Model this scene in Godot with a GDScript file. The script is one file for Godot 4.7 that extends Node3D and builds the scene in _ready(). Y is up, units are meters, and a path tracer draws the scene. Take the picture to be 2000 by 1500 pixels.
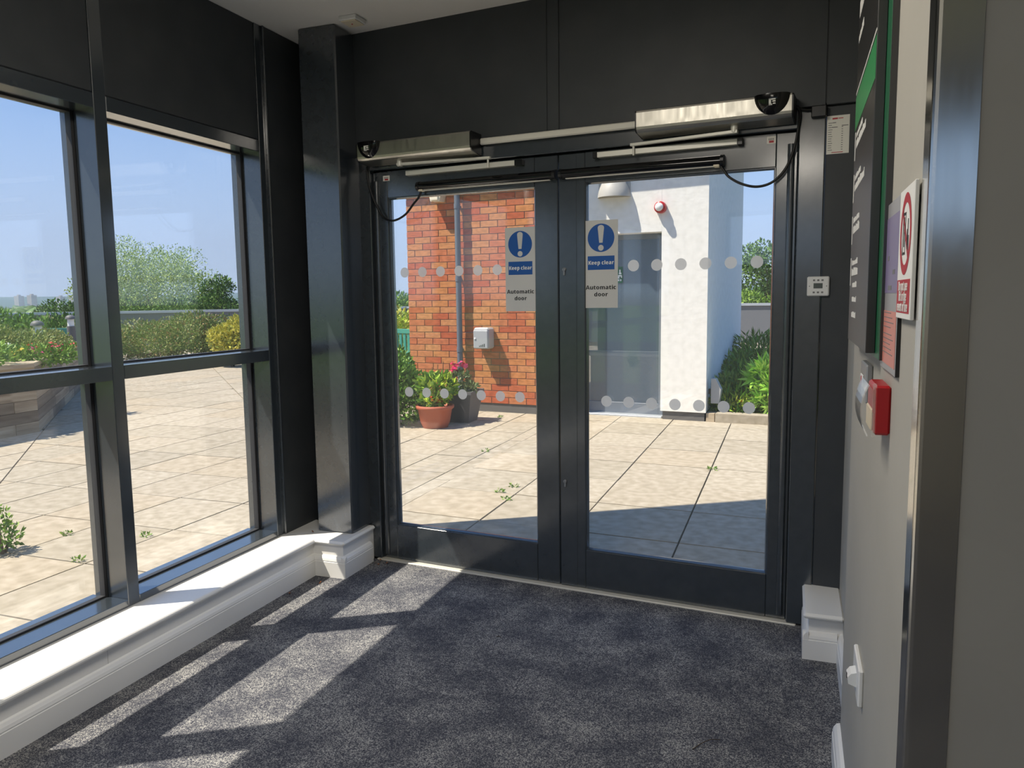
extends Node3D

# ---------------------------------------------------------------- frames
# Room axes: x to the right, z towards the viewer's side. The door wall is turned by DOOR_TURN against them.
const DOOR_TURN := -0.09494599
const DOOR_D := -3.4276
const BACK := 5.132            # how far beyond the door leaves the brick face of the opposite building stands
var door_frame_axes := Transform3D(Basis(Vector3.UP, DOOR_TURN), Vector3(sin(DOOR_TURN) * DOOR_D, 0, cos(DOOR_TURN) * DOOR_D))
var frame := Transform3D()
var org := Vector3.ZERO
var M := {}
var taken := {}
var rng := RandomNumberGenerator.new()

# ---------------------------------------------------------------- node helpers
func numbered(n: String) -> String:
	if not taken.has(n):
		taken[n] = 0
		return n
	taken[n] += 1
	return "%s_%03d" % [n, taken[n]]

func tag(o: Node, label := "", category := "", group := "", kind := "") -> Node:
	if label: o.set_meta("label", label)
	if category: o.set_meta("category", category)
	if group: o.set_meta("group", group)
	if kind: o.set_meta("kind", kind)
	return o

func thing(called: String, label: String, category: String, at: Vector3, group := "") -> Node3D:
	var o := Node3D.new()
	o.name = numbered(called)
	add_child(o)
	org = at
	o.transform = frame * Transform3D(Basis(), at)
	tag(o, label, category, group)
	return o

func structure(called: String, label: String, at := Vector3.ZERO) -> Node3D:
	var o := Node3D.new()
	o.name = called
	add_child(o)
	org = at
	o.transform = frame * Transform3D(Basis(), at)
	tag(o, label, "", "", "structure")
	return o

func part(called: String, src: Variant, m: Material, parent: Node, at := Vector3.ZERO) -> MeshInstance3D:
	var o := MeshInstance3D.new()
	if src is SurfaceTool:
		src.generate_normals()
		o.mesh = src.commit()
	else:
		o.mesh = src
	o.material_override = m
	o.name = called
	o.position = at
	o.cast_shadow = GeometryInstance3D.SHADOW_CASTING_SETTING_ON
	parent.add_child(o, true)
	return o

func single(called: String, src: Variant, m: Material, label: String, category: String, group := "") -> MeshInstance3D:
	var o := part(numbered(called), src, m, self)
	o.transform = frame * Transform3D(Basis(), org)
	tag(o, label, category, group)
	return o

# ---------------------------------------------------------------- shape helpers (all points are given in the current frame; org is taken off)
func S() -> SurfaceTool:
	var st := SurfaceTool.new()
	st.begin(Mesh.PRIMITIVE_TRIANGLES)
	st.set_smooth_group(-1)
	return st

func tri(st: SurfaceTool, a: Vector3, b: Vector3, c: Vector3, n: Vector3) -> void:
	if (a - c).cross(a - b).dot(n) < 0.0:
		var t := b
		b = c
		c = t
	st.add_vertex(a - org)
	st.add_vertex(b - org)
	st.add_vertex(c - org)

func quad(st: SurfaceTool, a: Vector3, b: Vector3, c: Vector3, d: Vector3, n: Vector3) -> void:
	tri(st, a, b, c, n)
	tri(st, a, c, d, n)

func box(st: SurfaceTool, lo: Vector3, hi: Vector3, bev := 0.002) -> SurfaceTool:
	var c := (lo + hi) / 2.0
	var h := (hi - lo) / 2.0
	h = h.abs()
	var b := minf(bev, minf(h.x, minf(h.y, h.z)) * 0.9)
	var axes := [Vector3.RIGHT, Vector3.UP, Vector3.BACK]
	for i in 3:
		var j := (i + 1) % 3
		var k := (i + 2) % 3
		for s in [-1.0, 1.0]:
			var p: Vector3 = c + axes[i] * h[i] * s
			var u: Vector3 = axes[j] * (h[j] - b)
			var v: Vector3 = axes[k] * (h[k] - b)
			quad(st, p - u - v, p + u - v, p + u + v, p - u + v, axes[i] * s)
		if b > 0.0:
			for sj in [-1.0, 1.0]:
				for sk in [-1.0, 1.0]:
					var e1: Vector3 = c + axes[j] * h[j] * sj + axes[k] * (h[k] - b) * sk
					var e2: Vector3 = c + axes[j] * (h[j] - b) * sj + axes[k] * h[k] * sk
					var w: Vector3 = axes[i] * (h[i] - b)
					quad(st, e1 - w, e1 + w, e2 + w, e2 - w, axes[j] * sj + axes[k] * sk)
	if b > 0.0:
		for sx in [-1.0, 1.0]:
			for sy in [-1.0, 1.0]:
				for sz in [-1.0, 1.0]:
					var sg := Vector3(sx, sy, sz)
					tri(st, c + sg * Vector3(h.x, h.y - b, h.z - b), c + sg * Vector3(h.x - b, h.y, h.z - b), c + sg * Vector3(h.x - b, h.y - b, h.z), sg)
	return st

func bx(x0: float, x1: float, y0: float, y1: float, z0: float, z1: float, bev := 0.002) -> SurfaceTool:
	return box(S(), Vector3(x0, y0, z0), Vector3(x1, y1, z1), bev)

func extrude(st: SurfaceTool, prof: PackedVector2Array, base: Vector3, ux: Vector3, uy: Vector3, along: Vector3, smooth := false) -> SurfaceTool:
	var area := 0.0
	var n := prof.size()
	for i in n:
		area += prof[i].x * prof[(i + 1) % n].y - prof[(i + 1) % n].x * prof[i].y
	var sgn := signf(area)
	st.set_smooth_group(1 if smooth else -1)
	for i in n:
		var p := prof[i]
		var q := prof[(i + 1) % n]
		var out2 := Vector2(q.y - p.y, p.x - q.x) * sgn
		var a := base + ux * p.x + uy * p.y
		var b := base + ux * q.x + uy * q.y
		quad(st, a, b, b + along, a + along, ux * out2.x + uy * out2.y)
	st.set_smooth_group(-1)
	var t := Geometry2D.triangulate_polygon(prof)
	for i in range(0, t.size(), 3):
		var a := base + ux * prof[t[i]].x + uy * prof[t[i]].y
		var b := base + ux * prof[t[i + 1]].x + uy * prof[t[i + 1]].y
		var c := base + ux * prof[t[i + 2]].x + uy * prof[t[i + 2]].y
		tri(st, a, b, c, -along)
		tri(st, a + along, b + along, c + along, along)
	return st

func prism(st: SurfaceTool, plan: PackedVector2Array, y0: float, y1: float) -> SurfaceTool:
	return extrude(st, plan, Vector3(0, y0, 0), Vector3.RIGHT, Vector3.BACK, Vector3(0, y1 - y0, 0))

func tube(st: SurfaceTool, pts: Array, r0: float, r1 := -1.0, n := 10) -> SurfaceTool:
	if r1 < 0.0: r1 = r0
	var rings := []
	var m := pts.size()
	var ref := Vector3(0.31, 0.87, 0.38)
	for i in m:
		var d: Vector3 = (pts[mini(i + 1, m - 1)] - pts[maxi(i - 1, 0)]).normalized()
		var u := ref.cross(d)
		if u.length() < 0.05: u = Vector3.RIGHT.cross(d)
		u = u.normalized()
		var v := d.cross(u)
		var r := lerpf(r0, r1, float(i) / maxf(1.0, m - 1))
		var ring := []
		for k in n:
			var a := TAU * k / n
			ring.append(pts[i] + (u * cos(a) + v * sin(a)) * r)
		rings.append(ring)
	st.set_smooth_group(1)
	for i in m - 1:
		for k in n:
			var k2 := (k + 1) % n
			var mid: Vector3 = (rings[i][k] + rings[i][k2]) / 2.0 - pts[i]
			quad(st, rings[i][k], rings[i][k2], rings[i + 1][k2], rings[i + 1][k], mid)
	st.set_smooth_group(-1)
	for k in range(1, n - 1):
		tri(st, rings[0][0], rings[0][k], rings[0][k + 1], pts[0] - pts[1])
		tri(st, rings[m - 1][0], rings[m - 1][k], rings[m - 1][k + 1], pts[m - 1] - pts[m - 2])
	return st

func curve(pts: Array, steps := 6) -> Array:
	var out := []
	for i in pts.size() - 1:
		var a: Vector3 = pts[maxi(i - 1, 0)]
		var b: Vector3 = pts[i]
		var c: Vector3 = pts[i + 1]
		var d: Vector3 = pts[mini(i + 2, pts.size() - 1)]
		for k in steps:
			out.append(b.cubic_interpolate(c, a, d, float(k) / steps))
	out.append(pts[-1])
	return out

func lathe(st: SurfaceTool, prof: Array, at: Vector3, axis := Vector3.UP, n := 24, a0 := 0.0, a1 := TAU, flat := Vector3.ZERO) -> SurfaceTool:
	var u := axis.cross(Vector3(0.2, 0.1, 0.97) if absf(axis.z) < 0.9 else Vector3.RIGHT).normalized()
	if flat != Vector3.ZERO: u = flat
	var v := axis.cross(u)
	st.set_smooth_group(1)
	for i in prof.size() - 1:
		var p: Vector2 = prof[i]
		var q: Vector2 = prof[i + 1]
		st.set_smooth_group(i + 1 if absf(p.x - q.x) < 1e-5 or absf(p.y - q.y) < 1e-5 else 100)
		for k in n:
			var ta := lerpf(a0, a1, float(k) / n)
			var tb := lerpf(a0, a1, float(k + 1) / n)
			var da := u * cos(ta) + v * sin(ta)
			var db := u * cos(tb) + v * sin(tb)
			var nn := (da + db) * (q.y - p.y) - axis * (q.x - p.x) * 2.0
			quad(st, at + da * p.x + axis * p.y, at + db * p.x + axis * p.y, at + db * q.x + axis * q.y, at + da * q.x + axis * q.y, nn)
	st.set_smooth_group(-1)
	return st

func disc(st: SurfaceTool, c: Vector3, ux: Vector3, uy: Vector3, r: float, n := 32) -> SurfaceTool:
	for k in n:
		var a := TAU * k / n
		var b := TAU * (k + 1) / n
		tri(st, c, c + (ux * cos(a) + uy * sin(a)) * r, c + (ux * cos(b) + uy * sin(b)) * r, ux.cross(uy))
	return st

func ring(st: SurfaceTool, c: Vector3, ux: Vector3, uy: Vector3, r0: float, r1: float, n := 36) -> SurfaceTool:
	for k in n:
		var a := TAU * k / n
		var b := TAU * (k + 1) / n
		var da := ux * cos(a) + uy * sin(a)
		var db := ux * cos(b) + uy * sin(b)
		quad(st, c + da * r0, c + db * r0, c + db * r1, c + da * r1, ux.cross(uy))
	return st

func lettering(parent: Node, txt: String, height: float, m: Material, b: Basis, at: Vector3, bold := false, fit := 0.0) -> MeshInstance3D:
	var f := SystemFont.new()
	f.font_names = PackedStringArray(["Droid Sans"])
	f.font_weight = 700 if bold else 400
	var t := TextMesh.new()
	t.text = txt
	t.font = f
	t.font_size = 48
	t.pixel_size = height / 35.0
	t.depth = 0.0006
	t.curve_step = 3.0
	var o := part("lettering", t, m, parent)
	var sx := 1.0
	if fit > 0.0:
		var w := t.get_aabb().size.x
		if w > 0.0001: sx = fit / w
	o.transform = Transform3D(b * Basis.from_scale(Vector3(sx, 1, 1)), at - org)
	return o

# ---------------------------------------------------------------- material helpers
func mat(called: String, c: Color, rough := 0.6, metal := 0.0, spec := 0.5) -> StandardMaterial3D:
	var m := StandardMaterial3D.new()
	m.resource_name = called
	m.albedo_color = c
	m.roughness = rough
	m.metallic = metal
	m.metallic_specular = spec
	M[called] = m
	return m

func rgb(r: int, g: int, b: int) -> Color:
	return Color8(r, g, b)

func noise(freq: float, sd: int, octaves := 3) -> FastNoiseLite:
	var n := FastNoiseLite.new()
	n.seed = sd
	n.noise_type = FastNoiseLite.TYPE_SIMPLEX_SMOOTH
	n.frequency = freq
	n.fractal_octaves = octaves
	return n

func grain(px: int, freq: float, sd: int, stops: Array, octaves := 4, stretch := Vector2.ONE) -> ImageTexture:
	# a seamless noise picture run through a colour ramp: stops are [offset, colour]
	var g := Gradient.new()
	g.offsets = PackedFloat32Array(stops.map(func(s): return s[0]))
	g.colors = PackedColorArray(stops.map(func(s): return s[1]))
	var n := noise(freq, sd, octaves)
	var grey := n.get_seamless_image(int(px / stretch.x), int(px / stretch.y))
	if stretch != Vector2.ONE: grey.resize(px, px, Image.INTERPOLATE_CUBIC)
	grey.convert(Image.FORMAT_L8)
	var src := grey.get_data()
	var lut := []
	for i in 256:
		var c := g.sample(i / 255.0)
		lut.append([int(c.r * 255), int(c.g * 255), int(c.b * 255)])
	var out := PackedByteArray()
	out.resize(px * px * 3)
	for i in px * px:
		var l: Array = lut[src[i]]
		out[i * 3] = l[0]
		out[i * 3 + 1] = l[1]
		out[i * 3 + 2] = l[2]
	return ImageTexture.create_from_image(Image.create_from_data(px, px, false, Image.FORMAT_RGB8, out))

func tile(m: StandardMaterial3D, tex: Texture2D, size: float, world := true) -> StandardMaterial3D:
	m.albedo_texture = tex
	m.uv1_triplanar = true
	m.uv1_world_triplanar = world
	m.uv1_scale = Vector3.ONE / size
	return m

func relief(m: StandardMaterial3D, tex: Texture2D, cm: float) -> StandardMaterial3D:
	m.heightmap_enabled = true
	m.heightmap_texture = tex
	m.heightmap_scale = cm
	return m

func carpet_texture() -> ImageTexture:
	# looped pile: a woven fleck of slate and warm grey yarn, with the large soft blotches of a worn floor
	var px := 2048
	var lo := noise(0.0042, 11, 4)
	var mid := noise(0.028, 12, 2)
	var r := RandomNumberGenerator.new()
	r.seed = 5
	var out := PackedByteArray()
	out.resize(px * px * 3)
	var blotch := PackedFloat32Array()
	var bp := 256
	blotch.resize(bp * bp)
	for y in bp:
		for x in bp:
			blotch[y * bp + x] = clampf(0.5 + lo.get_noise_2d(x * 8, y * 8) * 0.5 + mid.get_noise_2d(x * 8, y * 8) * 0.2, 0.0, 1.0)
	var loops := PackedFloat32Array()
	var lp := 820
	loops.resize(lp * lp)
	for i in lp * lp: loops[i] = r.randf()
	for y in px:
		for x in px:
			var b := blotch[(y >> 3) * bp + (x >> 3)]
			var row := int(y * 0.4)
			var col := int((x + (row & 1) * 1.2) * 0.4)
			var t := loops[(row % lp) * lp + (col % lp)]
			var fy := y * 0.4 - row
			t = t * (0.55 + 0.45 * b) + (b - 0.5) * 0.3 - (0.12 if fy < 0.34 else 0.0)
			t = clampf(t, 0.0, 1.0)
			t = t * t * (3.0 - 2.0 * t)
			var k := (y * px + x) * 3
			out[k] = int(64 + 112 * t)
			out[k + 1] = int(66 + 109 * t)
			out[k + 2] = int(75 + 95 * t)
	return ImageTexture.create_from_image(Image.create_from_data(px, px, false, Image.FORMAT_RGB8, out))

func make_materials() -> void:
	var w := Color.WHITE
	tile(mat("carpet", w, 0.95, 0, 0.15), carpet_texture(), 2.4)
	var fleck := grain(512, 0.05, 3, [[0.0, rgb(0, 0, 0)], [1.0, rgb(255, 255, 255)]], 3)
	M["fleck"] = null
	# anthracite powder coat of the frames and wall panels
	tile(mat("coat", rgb(255, 255, 255), 0.2, 0, 0.5), grain(256, 0.03, 21, [[0.0, rgb(53, 60, 66)], [1.0, rgb(58, 65, 71)]], 3), 0.5)
	relief(tile(mat("panel", rgb(255, 255, 255), 0.5, 0, 0.45), grain(512, 0.012, 22, [[0.0, rgb(55, 59, 63)], [0.6, rgb(60, 64, 68)], [1.0, rgb(65, 68, 71)]], 4), 1.6), fleck, 0.006)
	M.coat.metallic_specular = 0.8
	M.coat.clearcoat_enabled = true
	M.coat.clearcoat = 1.0
	M.coat.clearcoat_roughness = 0.14
	mat("gasket", rgb(46, 47, 50), 0.6)
	mat("black_plastic", rgb(18, 19, 21), 0.28)
	mat("black_gloss", rgb(10, 10, 12), 0.1)
	mat("cable_black", rgb(17, 17, 19), 0.45)
	mat("white_gloss_paint", rgb(236, 236, 234), 0.32)
	mat("riser_paint", rgb(234, 233, 230), 0.6)
	tile(mat("wall_paint", w, 0.75, 0, 0.3), grain(512, 0.006, 31, [[0.0, rgb(170, 167, 159)], [1.0, rgb(178, 175, 167)]], 3), 2.0)
	tile(mat("ceiling_paint", w, 0.85, 0, 0.2), grain(256, 0.01, 32, [[0.0, rgb(236, 234, 229)], [1.0, rgb(242, 240, 235)]], 3), 2.0)
	# brushed stainless steel
	var brushed := grain(512, 0.02, 41, [[0.0, rgb(110, 110, 110)], [1.0, rgb(150, 150, 150)]], 3, Vector2(1, 16))
	var st := mat("steel", rgb(186, 183, 174), 0.8, 1.0)
	st.roughness_texture = brushed
	st.uv1_triplanar = true
	st.uv1_world_triplanar = true
	st.uv1_scale = Vector3(3, 3, 3)
	var sg := mat("guard_steel", rgb(196, 194, 188), 0.3, 1.0)
	sg.roughness_texture = brushed
	sg.roughness = 0.3
	sg.uv1_triplanar = true
	sg.uv1_world_triplanar = true
	sg.uv1_scale = Vector3(3, 3, 3)
	mat("aluminium", rgb(226, 224, 214), 0.45, 0.3)
	mat("conduit", rgb(226, 223, 212), 0.4)
	mat("sign_silver", rgb(206, 206, 203), 0.4, 0.0)
	mat("sign_blue", rgb(24, 84, 160), 0.4)
	mat("sign_white", rgb(236, 236, 232), 0.45)
	mat("ink_black", rgb(20, 20, 22), 0.5)
	mat("ink_grey", rgb(120, 120, 120), 0.6)
	mat("ink_red", rgb(176, 34, 48), 0.5)
	mat("paper", rgb(238, 236, 228), 0.7)
	mat("frosted_vinyl", Color8(250, 247, 240, 225), 0.6)
	M.frosted_vinyl.transparency = BaseMaterial3D.TRANSPARENCY_ALPHA
	M.frosted_vinyl.backlight_enabled = true
	M.frosted_vinyl.backlight = Color(0.9, 0.88, 0.84)
	mat("sign_green", rgb(22, 92, 60), 0.4)
	mat("sign_green_light", rgb(52, 140, 84), 0.4)
	mat("sign_black", rgb(26, 26, 26), 0.36, 0, 0.75)
	mat("poster_grey", rgb(150, 150, 152), 0.3)
	mat("poster_violet", rgb(122, 112, 150), 0.35)
	mat("poster_salmon", rgb(212, 132, 118), 0.35)
	mat("alarm_red", rgb(172, 24, 32), 0.3)
	mat("plastic_white", rgb(228, 229, 228), 0.35)
	mat("plastic_cream", rgb(232, 222, 196), 0.45)
	mat("lcd", rgb(86, 92, 88), 0.2)
	mat("grey_metal", rgb(150, 152, 154), 0.35, 0.6)
	mat("twig", rgb(70, 58, 44), 0.9)
	mat("dead_leaf", rgb(142, 88, 52), 0.9)
	# glass
	var g := mat("glass", Color(0.93, 0.97, 0.96, 0.03), 0.0)
	g.transparency = BaseMaterial3D.TRANSPARENCY_ALPHA
	g = mat("clear_cover", Color(0.96, 0.95, 0.92, 0.18), 0.06)
	g.transparency = BaseMaterial3D.TRANSPARENCY_ALPHA
	g = mat("tinted_glass", Color(0.36, 0.43, 0.5, 0.45), 0.02)
	g.transparency = BaseMaterial3D.TRANSPARENCY_ALPHA
	# outdoors
	var stone := grain(1024, 0.02, 51, [[0.0, rgb(150, 142, 127)], [0.4, rgb(166, 158, 142)], [0.6, rgb(172, 164, 149)], [1.0, rgb(186, 178, 164)]], 6)
	var tones := [rgb(252, 250, 246), rgb(247, 244, 239), rgb(243, 241, 236), rgb(250, 245, 237), rgb(240, 238, 233)]
	for i in 5:
		relief(tile(mat("slab_%d" % i, tones[i], 0.9, 0, 0.25), stone, 1.7 + 0.23 * i), fleck, 0.05)
	mat("joint", rgb(78, 72, 60), 1.0, 0, 0.1)
	var clay := grain(512, 0.03, 61, [[0.0, rgb(196, 196, 196)], [0.5, rgb(232, 230, 228)], [1.0, rgb(255, 255, 255)]], 5, Vector2(2, 1))
	var bricks := [rgb(204, 132, 90), rgb(198, 112, 76), rgb(210, 146, 98), rgb(194, 103, 70), rgb(208, 140, 88), rgb(204, 124, 86)]
	for i in 6:
		relief(tile(mat("brick_%d" % i, bricks[i], 0.85, 0, 0.3), clay, 0.5 + 0.07 * i), fleck, 0.03)
	mat("mortar", rgb(128, 118, 106), 1.0, 0, 0.1)
	relief(tile(mat("render_white", w, 0.9, 0, 0.2), grain(512, 0.02, 71, [[0.0, rgb(222, 221, 215)], [0.5, rgb(231, 230, 225)], [1.0, rgb(237, 236, 231)]], 5), 1.2), fleck, 0.1)
	mat("plinth_grey", rgb(96, 94, 92), 0.8)
	mat("pipe_grey", rgb(104, 112, 122), 0.35)
	mat("box_grey", rgb(168, 170, 172), 0.45)
	mat("lamp_metal", rgb(176, 174, 168), 0.5)
	var timber := grain(512, 0.02, 81, [[0.0, rgb(128, 112, 92)], [0.5, rgb(168, 152, 128)], [1.0, rgb(192, 178, 154)]], 5, Vector2(12, 1))
	tile(mat("sleeper", w, 0.9), timber, 0.9)
	tile(mat("sleeper_dark", rgb(200, 200, 204), 0.9), timber, 1.1)
	mat("terracotta", rgb(172, 92, 66), 0.6)
	mat("planter_grey", rgb(92, 92, 94), 0.6)
	mat("bench_green", rgb(62, 138, 122), 0.5)
	mat("soil", rgb(66, 52, 40), 1.0)
	mat("bark", rgb(96, 84, 68), 0.95)
	mat("parapet_grey", rgb(104, 107, 112), 0.8)
	mat("capping", rgb(196, 202, 208), 0.35, 0.5)
	mat("roof_felt", rgb(120, 122, 126), 0.9)
	mat("lawn", rgb(70, 104, 40), 1.0, 0, 0.1)
	mat("hill", rgb(66, 98, 84), 1.0, 0, 0.05)
	mat("tower", rgb(176, 170, 160), 0.9)
	mat("field", rgb(92, 116, 68), 1.0, 0, 0.05)
	var lf := mat("leaf", w, 0.55, 0, 0.4)
	lf.vertex_color_use_as_albedo = true
	lf.cull_mode = BaseMaterial3D.CULL_DISABLED
	lf.backlight_enabled = true
	lf.backlight = Color(0.5, 0.5, 0.5)
	lf = mat("petal", w, 0.6, 0, 0.3)
	lf.vertex_color_use_as_albedo = true
	lf.cull_mode = BaseMaterial3D.CULL_DISABLED
	lf.backlight_enabled = true
	lf.backlight = Color(0.35, 0.35, 0.35)

func _ready() -> void:
	rng.seed = 20
	# ------------------------------------------------------------ camera
	var cam := Camera3D.new()
	cam.name = "camera"
	cam.position = Vector3(0, 1.42, 0)
	cam.rotation = Vector3(-0.11118603, 0.34926142, -0.01281877)
	cam.fov = rad_to_deg(2.0 * atan(750.0 / 1508.577))
	cam.near = 0.05
	cam.far = 6000.0
	add_child(cam)
	cam.current = true
	# ------------------------------------------------------------ sky, sun, exposure
	var we := WorldEnvironment.new()
	we.name = "environment"
	var e := Environment.new()
	e.background_mode = Environment.BG_SKY
	var sky := Sky.new()
	var sm := ProceduralSkyMaterial.new()
	sm.sky_top_color = rgb(102, 150, 218)
	sm.sky_horizon_color = rgb(194, 217, 242)
	sm.sky_curve = 0.16
	sm.ground_bottom_color = rgb(86, 92, 80)
	sm.ground_horizon_color = rgb(150, 160, 160)
	sm.sky_energy_multiplier = 1.0
	sky.sky_material = sm
	e.sky = sky
	e.tonemap_mode = Environment.TONE_MAPPER_LINEAR
	e.tonemap_exposure = 1.25
	e.volumetric_fog_enabled = true
	e.volumetric_fog_density = 0.0
	e.sdfgi_enabled = true
	e.ssao_enabled = true
	e.ssil_enabled = true
	we.environment = e
	add_child(we)
	var sun := DirectionalLight3D.new()
	sun.name = "sun"
	sun.basis = Basis.looking_at(Vector3(0.505, -1.0, -0.318).normalized(), Vector3.BACK)
	sun.light_color = Color(1.0, 0.96, 0.89)
	sun.light_energy = 2.15
	sun.light_angular_distance = 0.53
	sun.shadow_enabled = true
	sun.sky_mode = DirectionalLight3D.SKY_MODE_LIGHT_ONLY
	add_child(sun)
	make_materials()
	build_shell()
	build_windows()
	build_door_wall()
	build_doors()
	build_right_side()
	build_terrace()
	build_opposite_building()
	build_garden()
	build_far()
	build_door_gear()
	build_wall_things()
	build_small_things()

# ================================================================ the room
const XL := -2.51     # inner face of the window frames
const CEIL := 2.771

func build_shell() -> void:
	frame = Transform3D()
	var f := structure("floor", "dark grey flecked looped carpet")
	part("carpet", bx(-2.55, 2.7, -0.05, 0.0, -3.62, 3.1, 0.0), M.carpet, f)
	f.get_child(0).name = "carpet"
	var c := structure("ceiling", "plain off-white painted ceiling")
	part("plaster", bx(-2.6, 2.8, CEIL, CEIL + 0.15, -3.8, 3.2, 0.0), M.ceiling_paint, c)
	# walls behind the viewer close the room
	var wb := structure("wall_back", "cream painted wall at the back of the lobby")
	for q in [[-2.7, -2.1, -0.05, CEIL], [1.9, 2.8, -0.05, CEIL], [-2.1, 1.9, -0.05, 1.75], [-2.1, 1.9, 2.45, CEIL]]:
		part("plaster", bx(q[0], q[1], q[2], q[3], 3.0, 3.15, 0.0), M.wall_paint, wb)
	var bw := structure("window_7", "high window in the back wall of the lobby")
	for q in [[-2.1, 1.9, 1.75, 1.8], [-2.1, 1.9, 2.4, 2.45], [-2.1, -2.05, 1.8, 2.4], [-0.8, -0.75, 1.8, 2.4], [1.85, 1.9, 1.8, 2.4], [0.52, 0.58, 1.8, 2.4]]:
		part("frame_bar", bx(q[0], q[1], q[2], q[3], 3.03, 3.1, 0.002), M.coat, bw)
	for x in [-2.06, -0.75, 0.58]: part("pane", bx(x, x + 1.27, 1.8, 2.4, 3.06, 3.075, 0.0), M.glass, bw)
	var ws := structure("wall_side", "cream painted side wall of the lobby")
	part("plaster", bx(2.6, 2.75, -0.05, CEIL, -1.32, 3.1, 0.0), M.wall_paint, ws)
	# roof block and upper storey of this building, which throw the shade on the terrace
	var r := structure("wall_upper", "upper storey of this building above the lobby")
	part("storey", prism(S(), PackedVector2Array([Vector2(-2.69, 3.2), Vector2(-2.69, -3.80), Vector2(6.5, -2.93), Vector2(6.5, 3.2)]), CEIL + 0.15, 5.7), M.render_white, r)
	# ceiling lights out of view: front inferred from warm tones, rear added as fill
	for p in [Vector3(-0.95, CEIL, -1.4), Vector3(-0.95, CEIL, 1.7)]:
		var t := thing("ceiling_light", "square white ceiling light panel %s" % ("over the lobby carpet" if p.z < 0 else "added behind the viewer as fill"), "ceiling light", p, "ceiling light panels")
		part("trim_frame", box(S(), p + Vector3(-0.31, -0.012, -0.31), p + Vector3(0.31, -0.0005, 0.31), 0.003), M.plastic_white, t)
		var dm := mat("light_diffuser", rgb(255, 244, 226), 0.6)
		dm.emission_enabled = true
		dm.emission = rgb(255, 236, 206)
		dm.emission_energy_multiplier = 1.5
		part("diffuser", box(S(), p + Vector3(-0.29, -0.016, -0.29), p + Vector3(0.29, -0.0125, 0.29), 0.0), dm, t)
		var al := AreaLight3D.new()
		al.name = "light"
		al.area_size = Vector2(0.58, 0.58)
		al.light_color = Color(1.0, 0.97, 0.92)
		al.light_energy = 2.2
		al.area_range = 12.0
		al.shadow_enabled = true
		al.position = Vector3(0, -0.03, 0)
		al.rotation = Vector3(-PI / 2, 0, 0)
		t.add_child(al)

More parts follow.
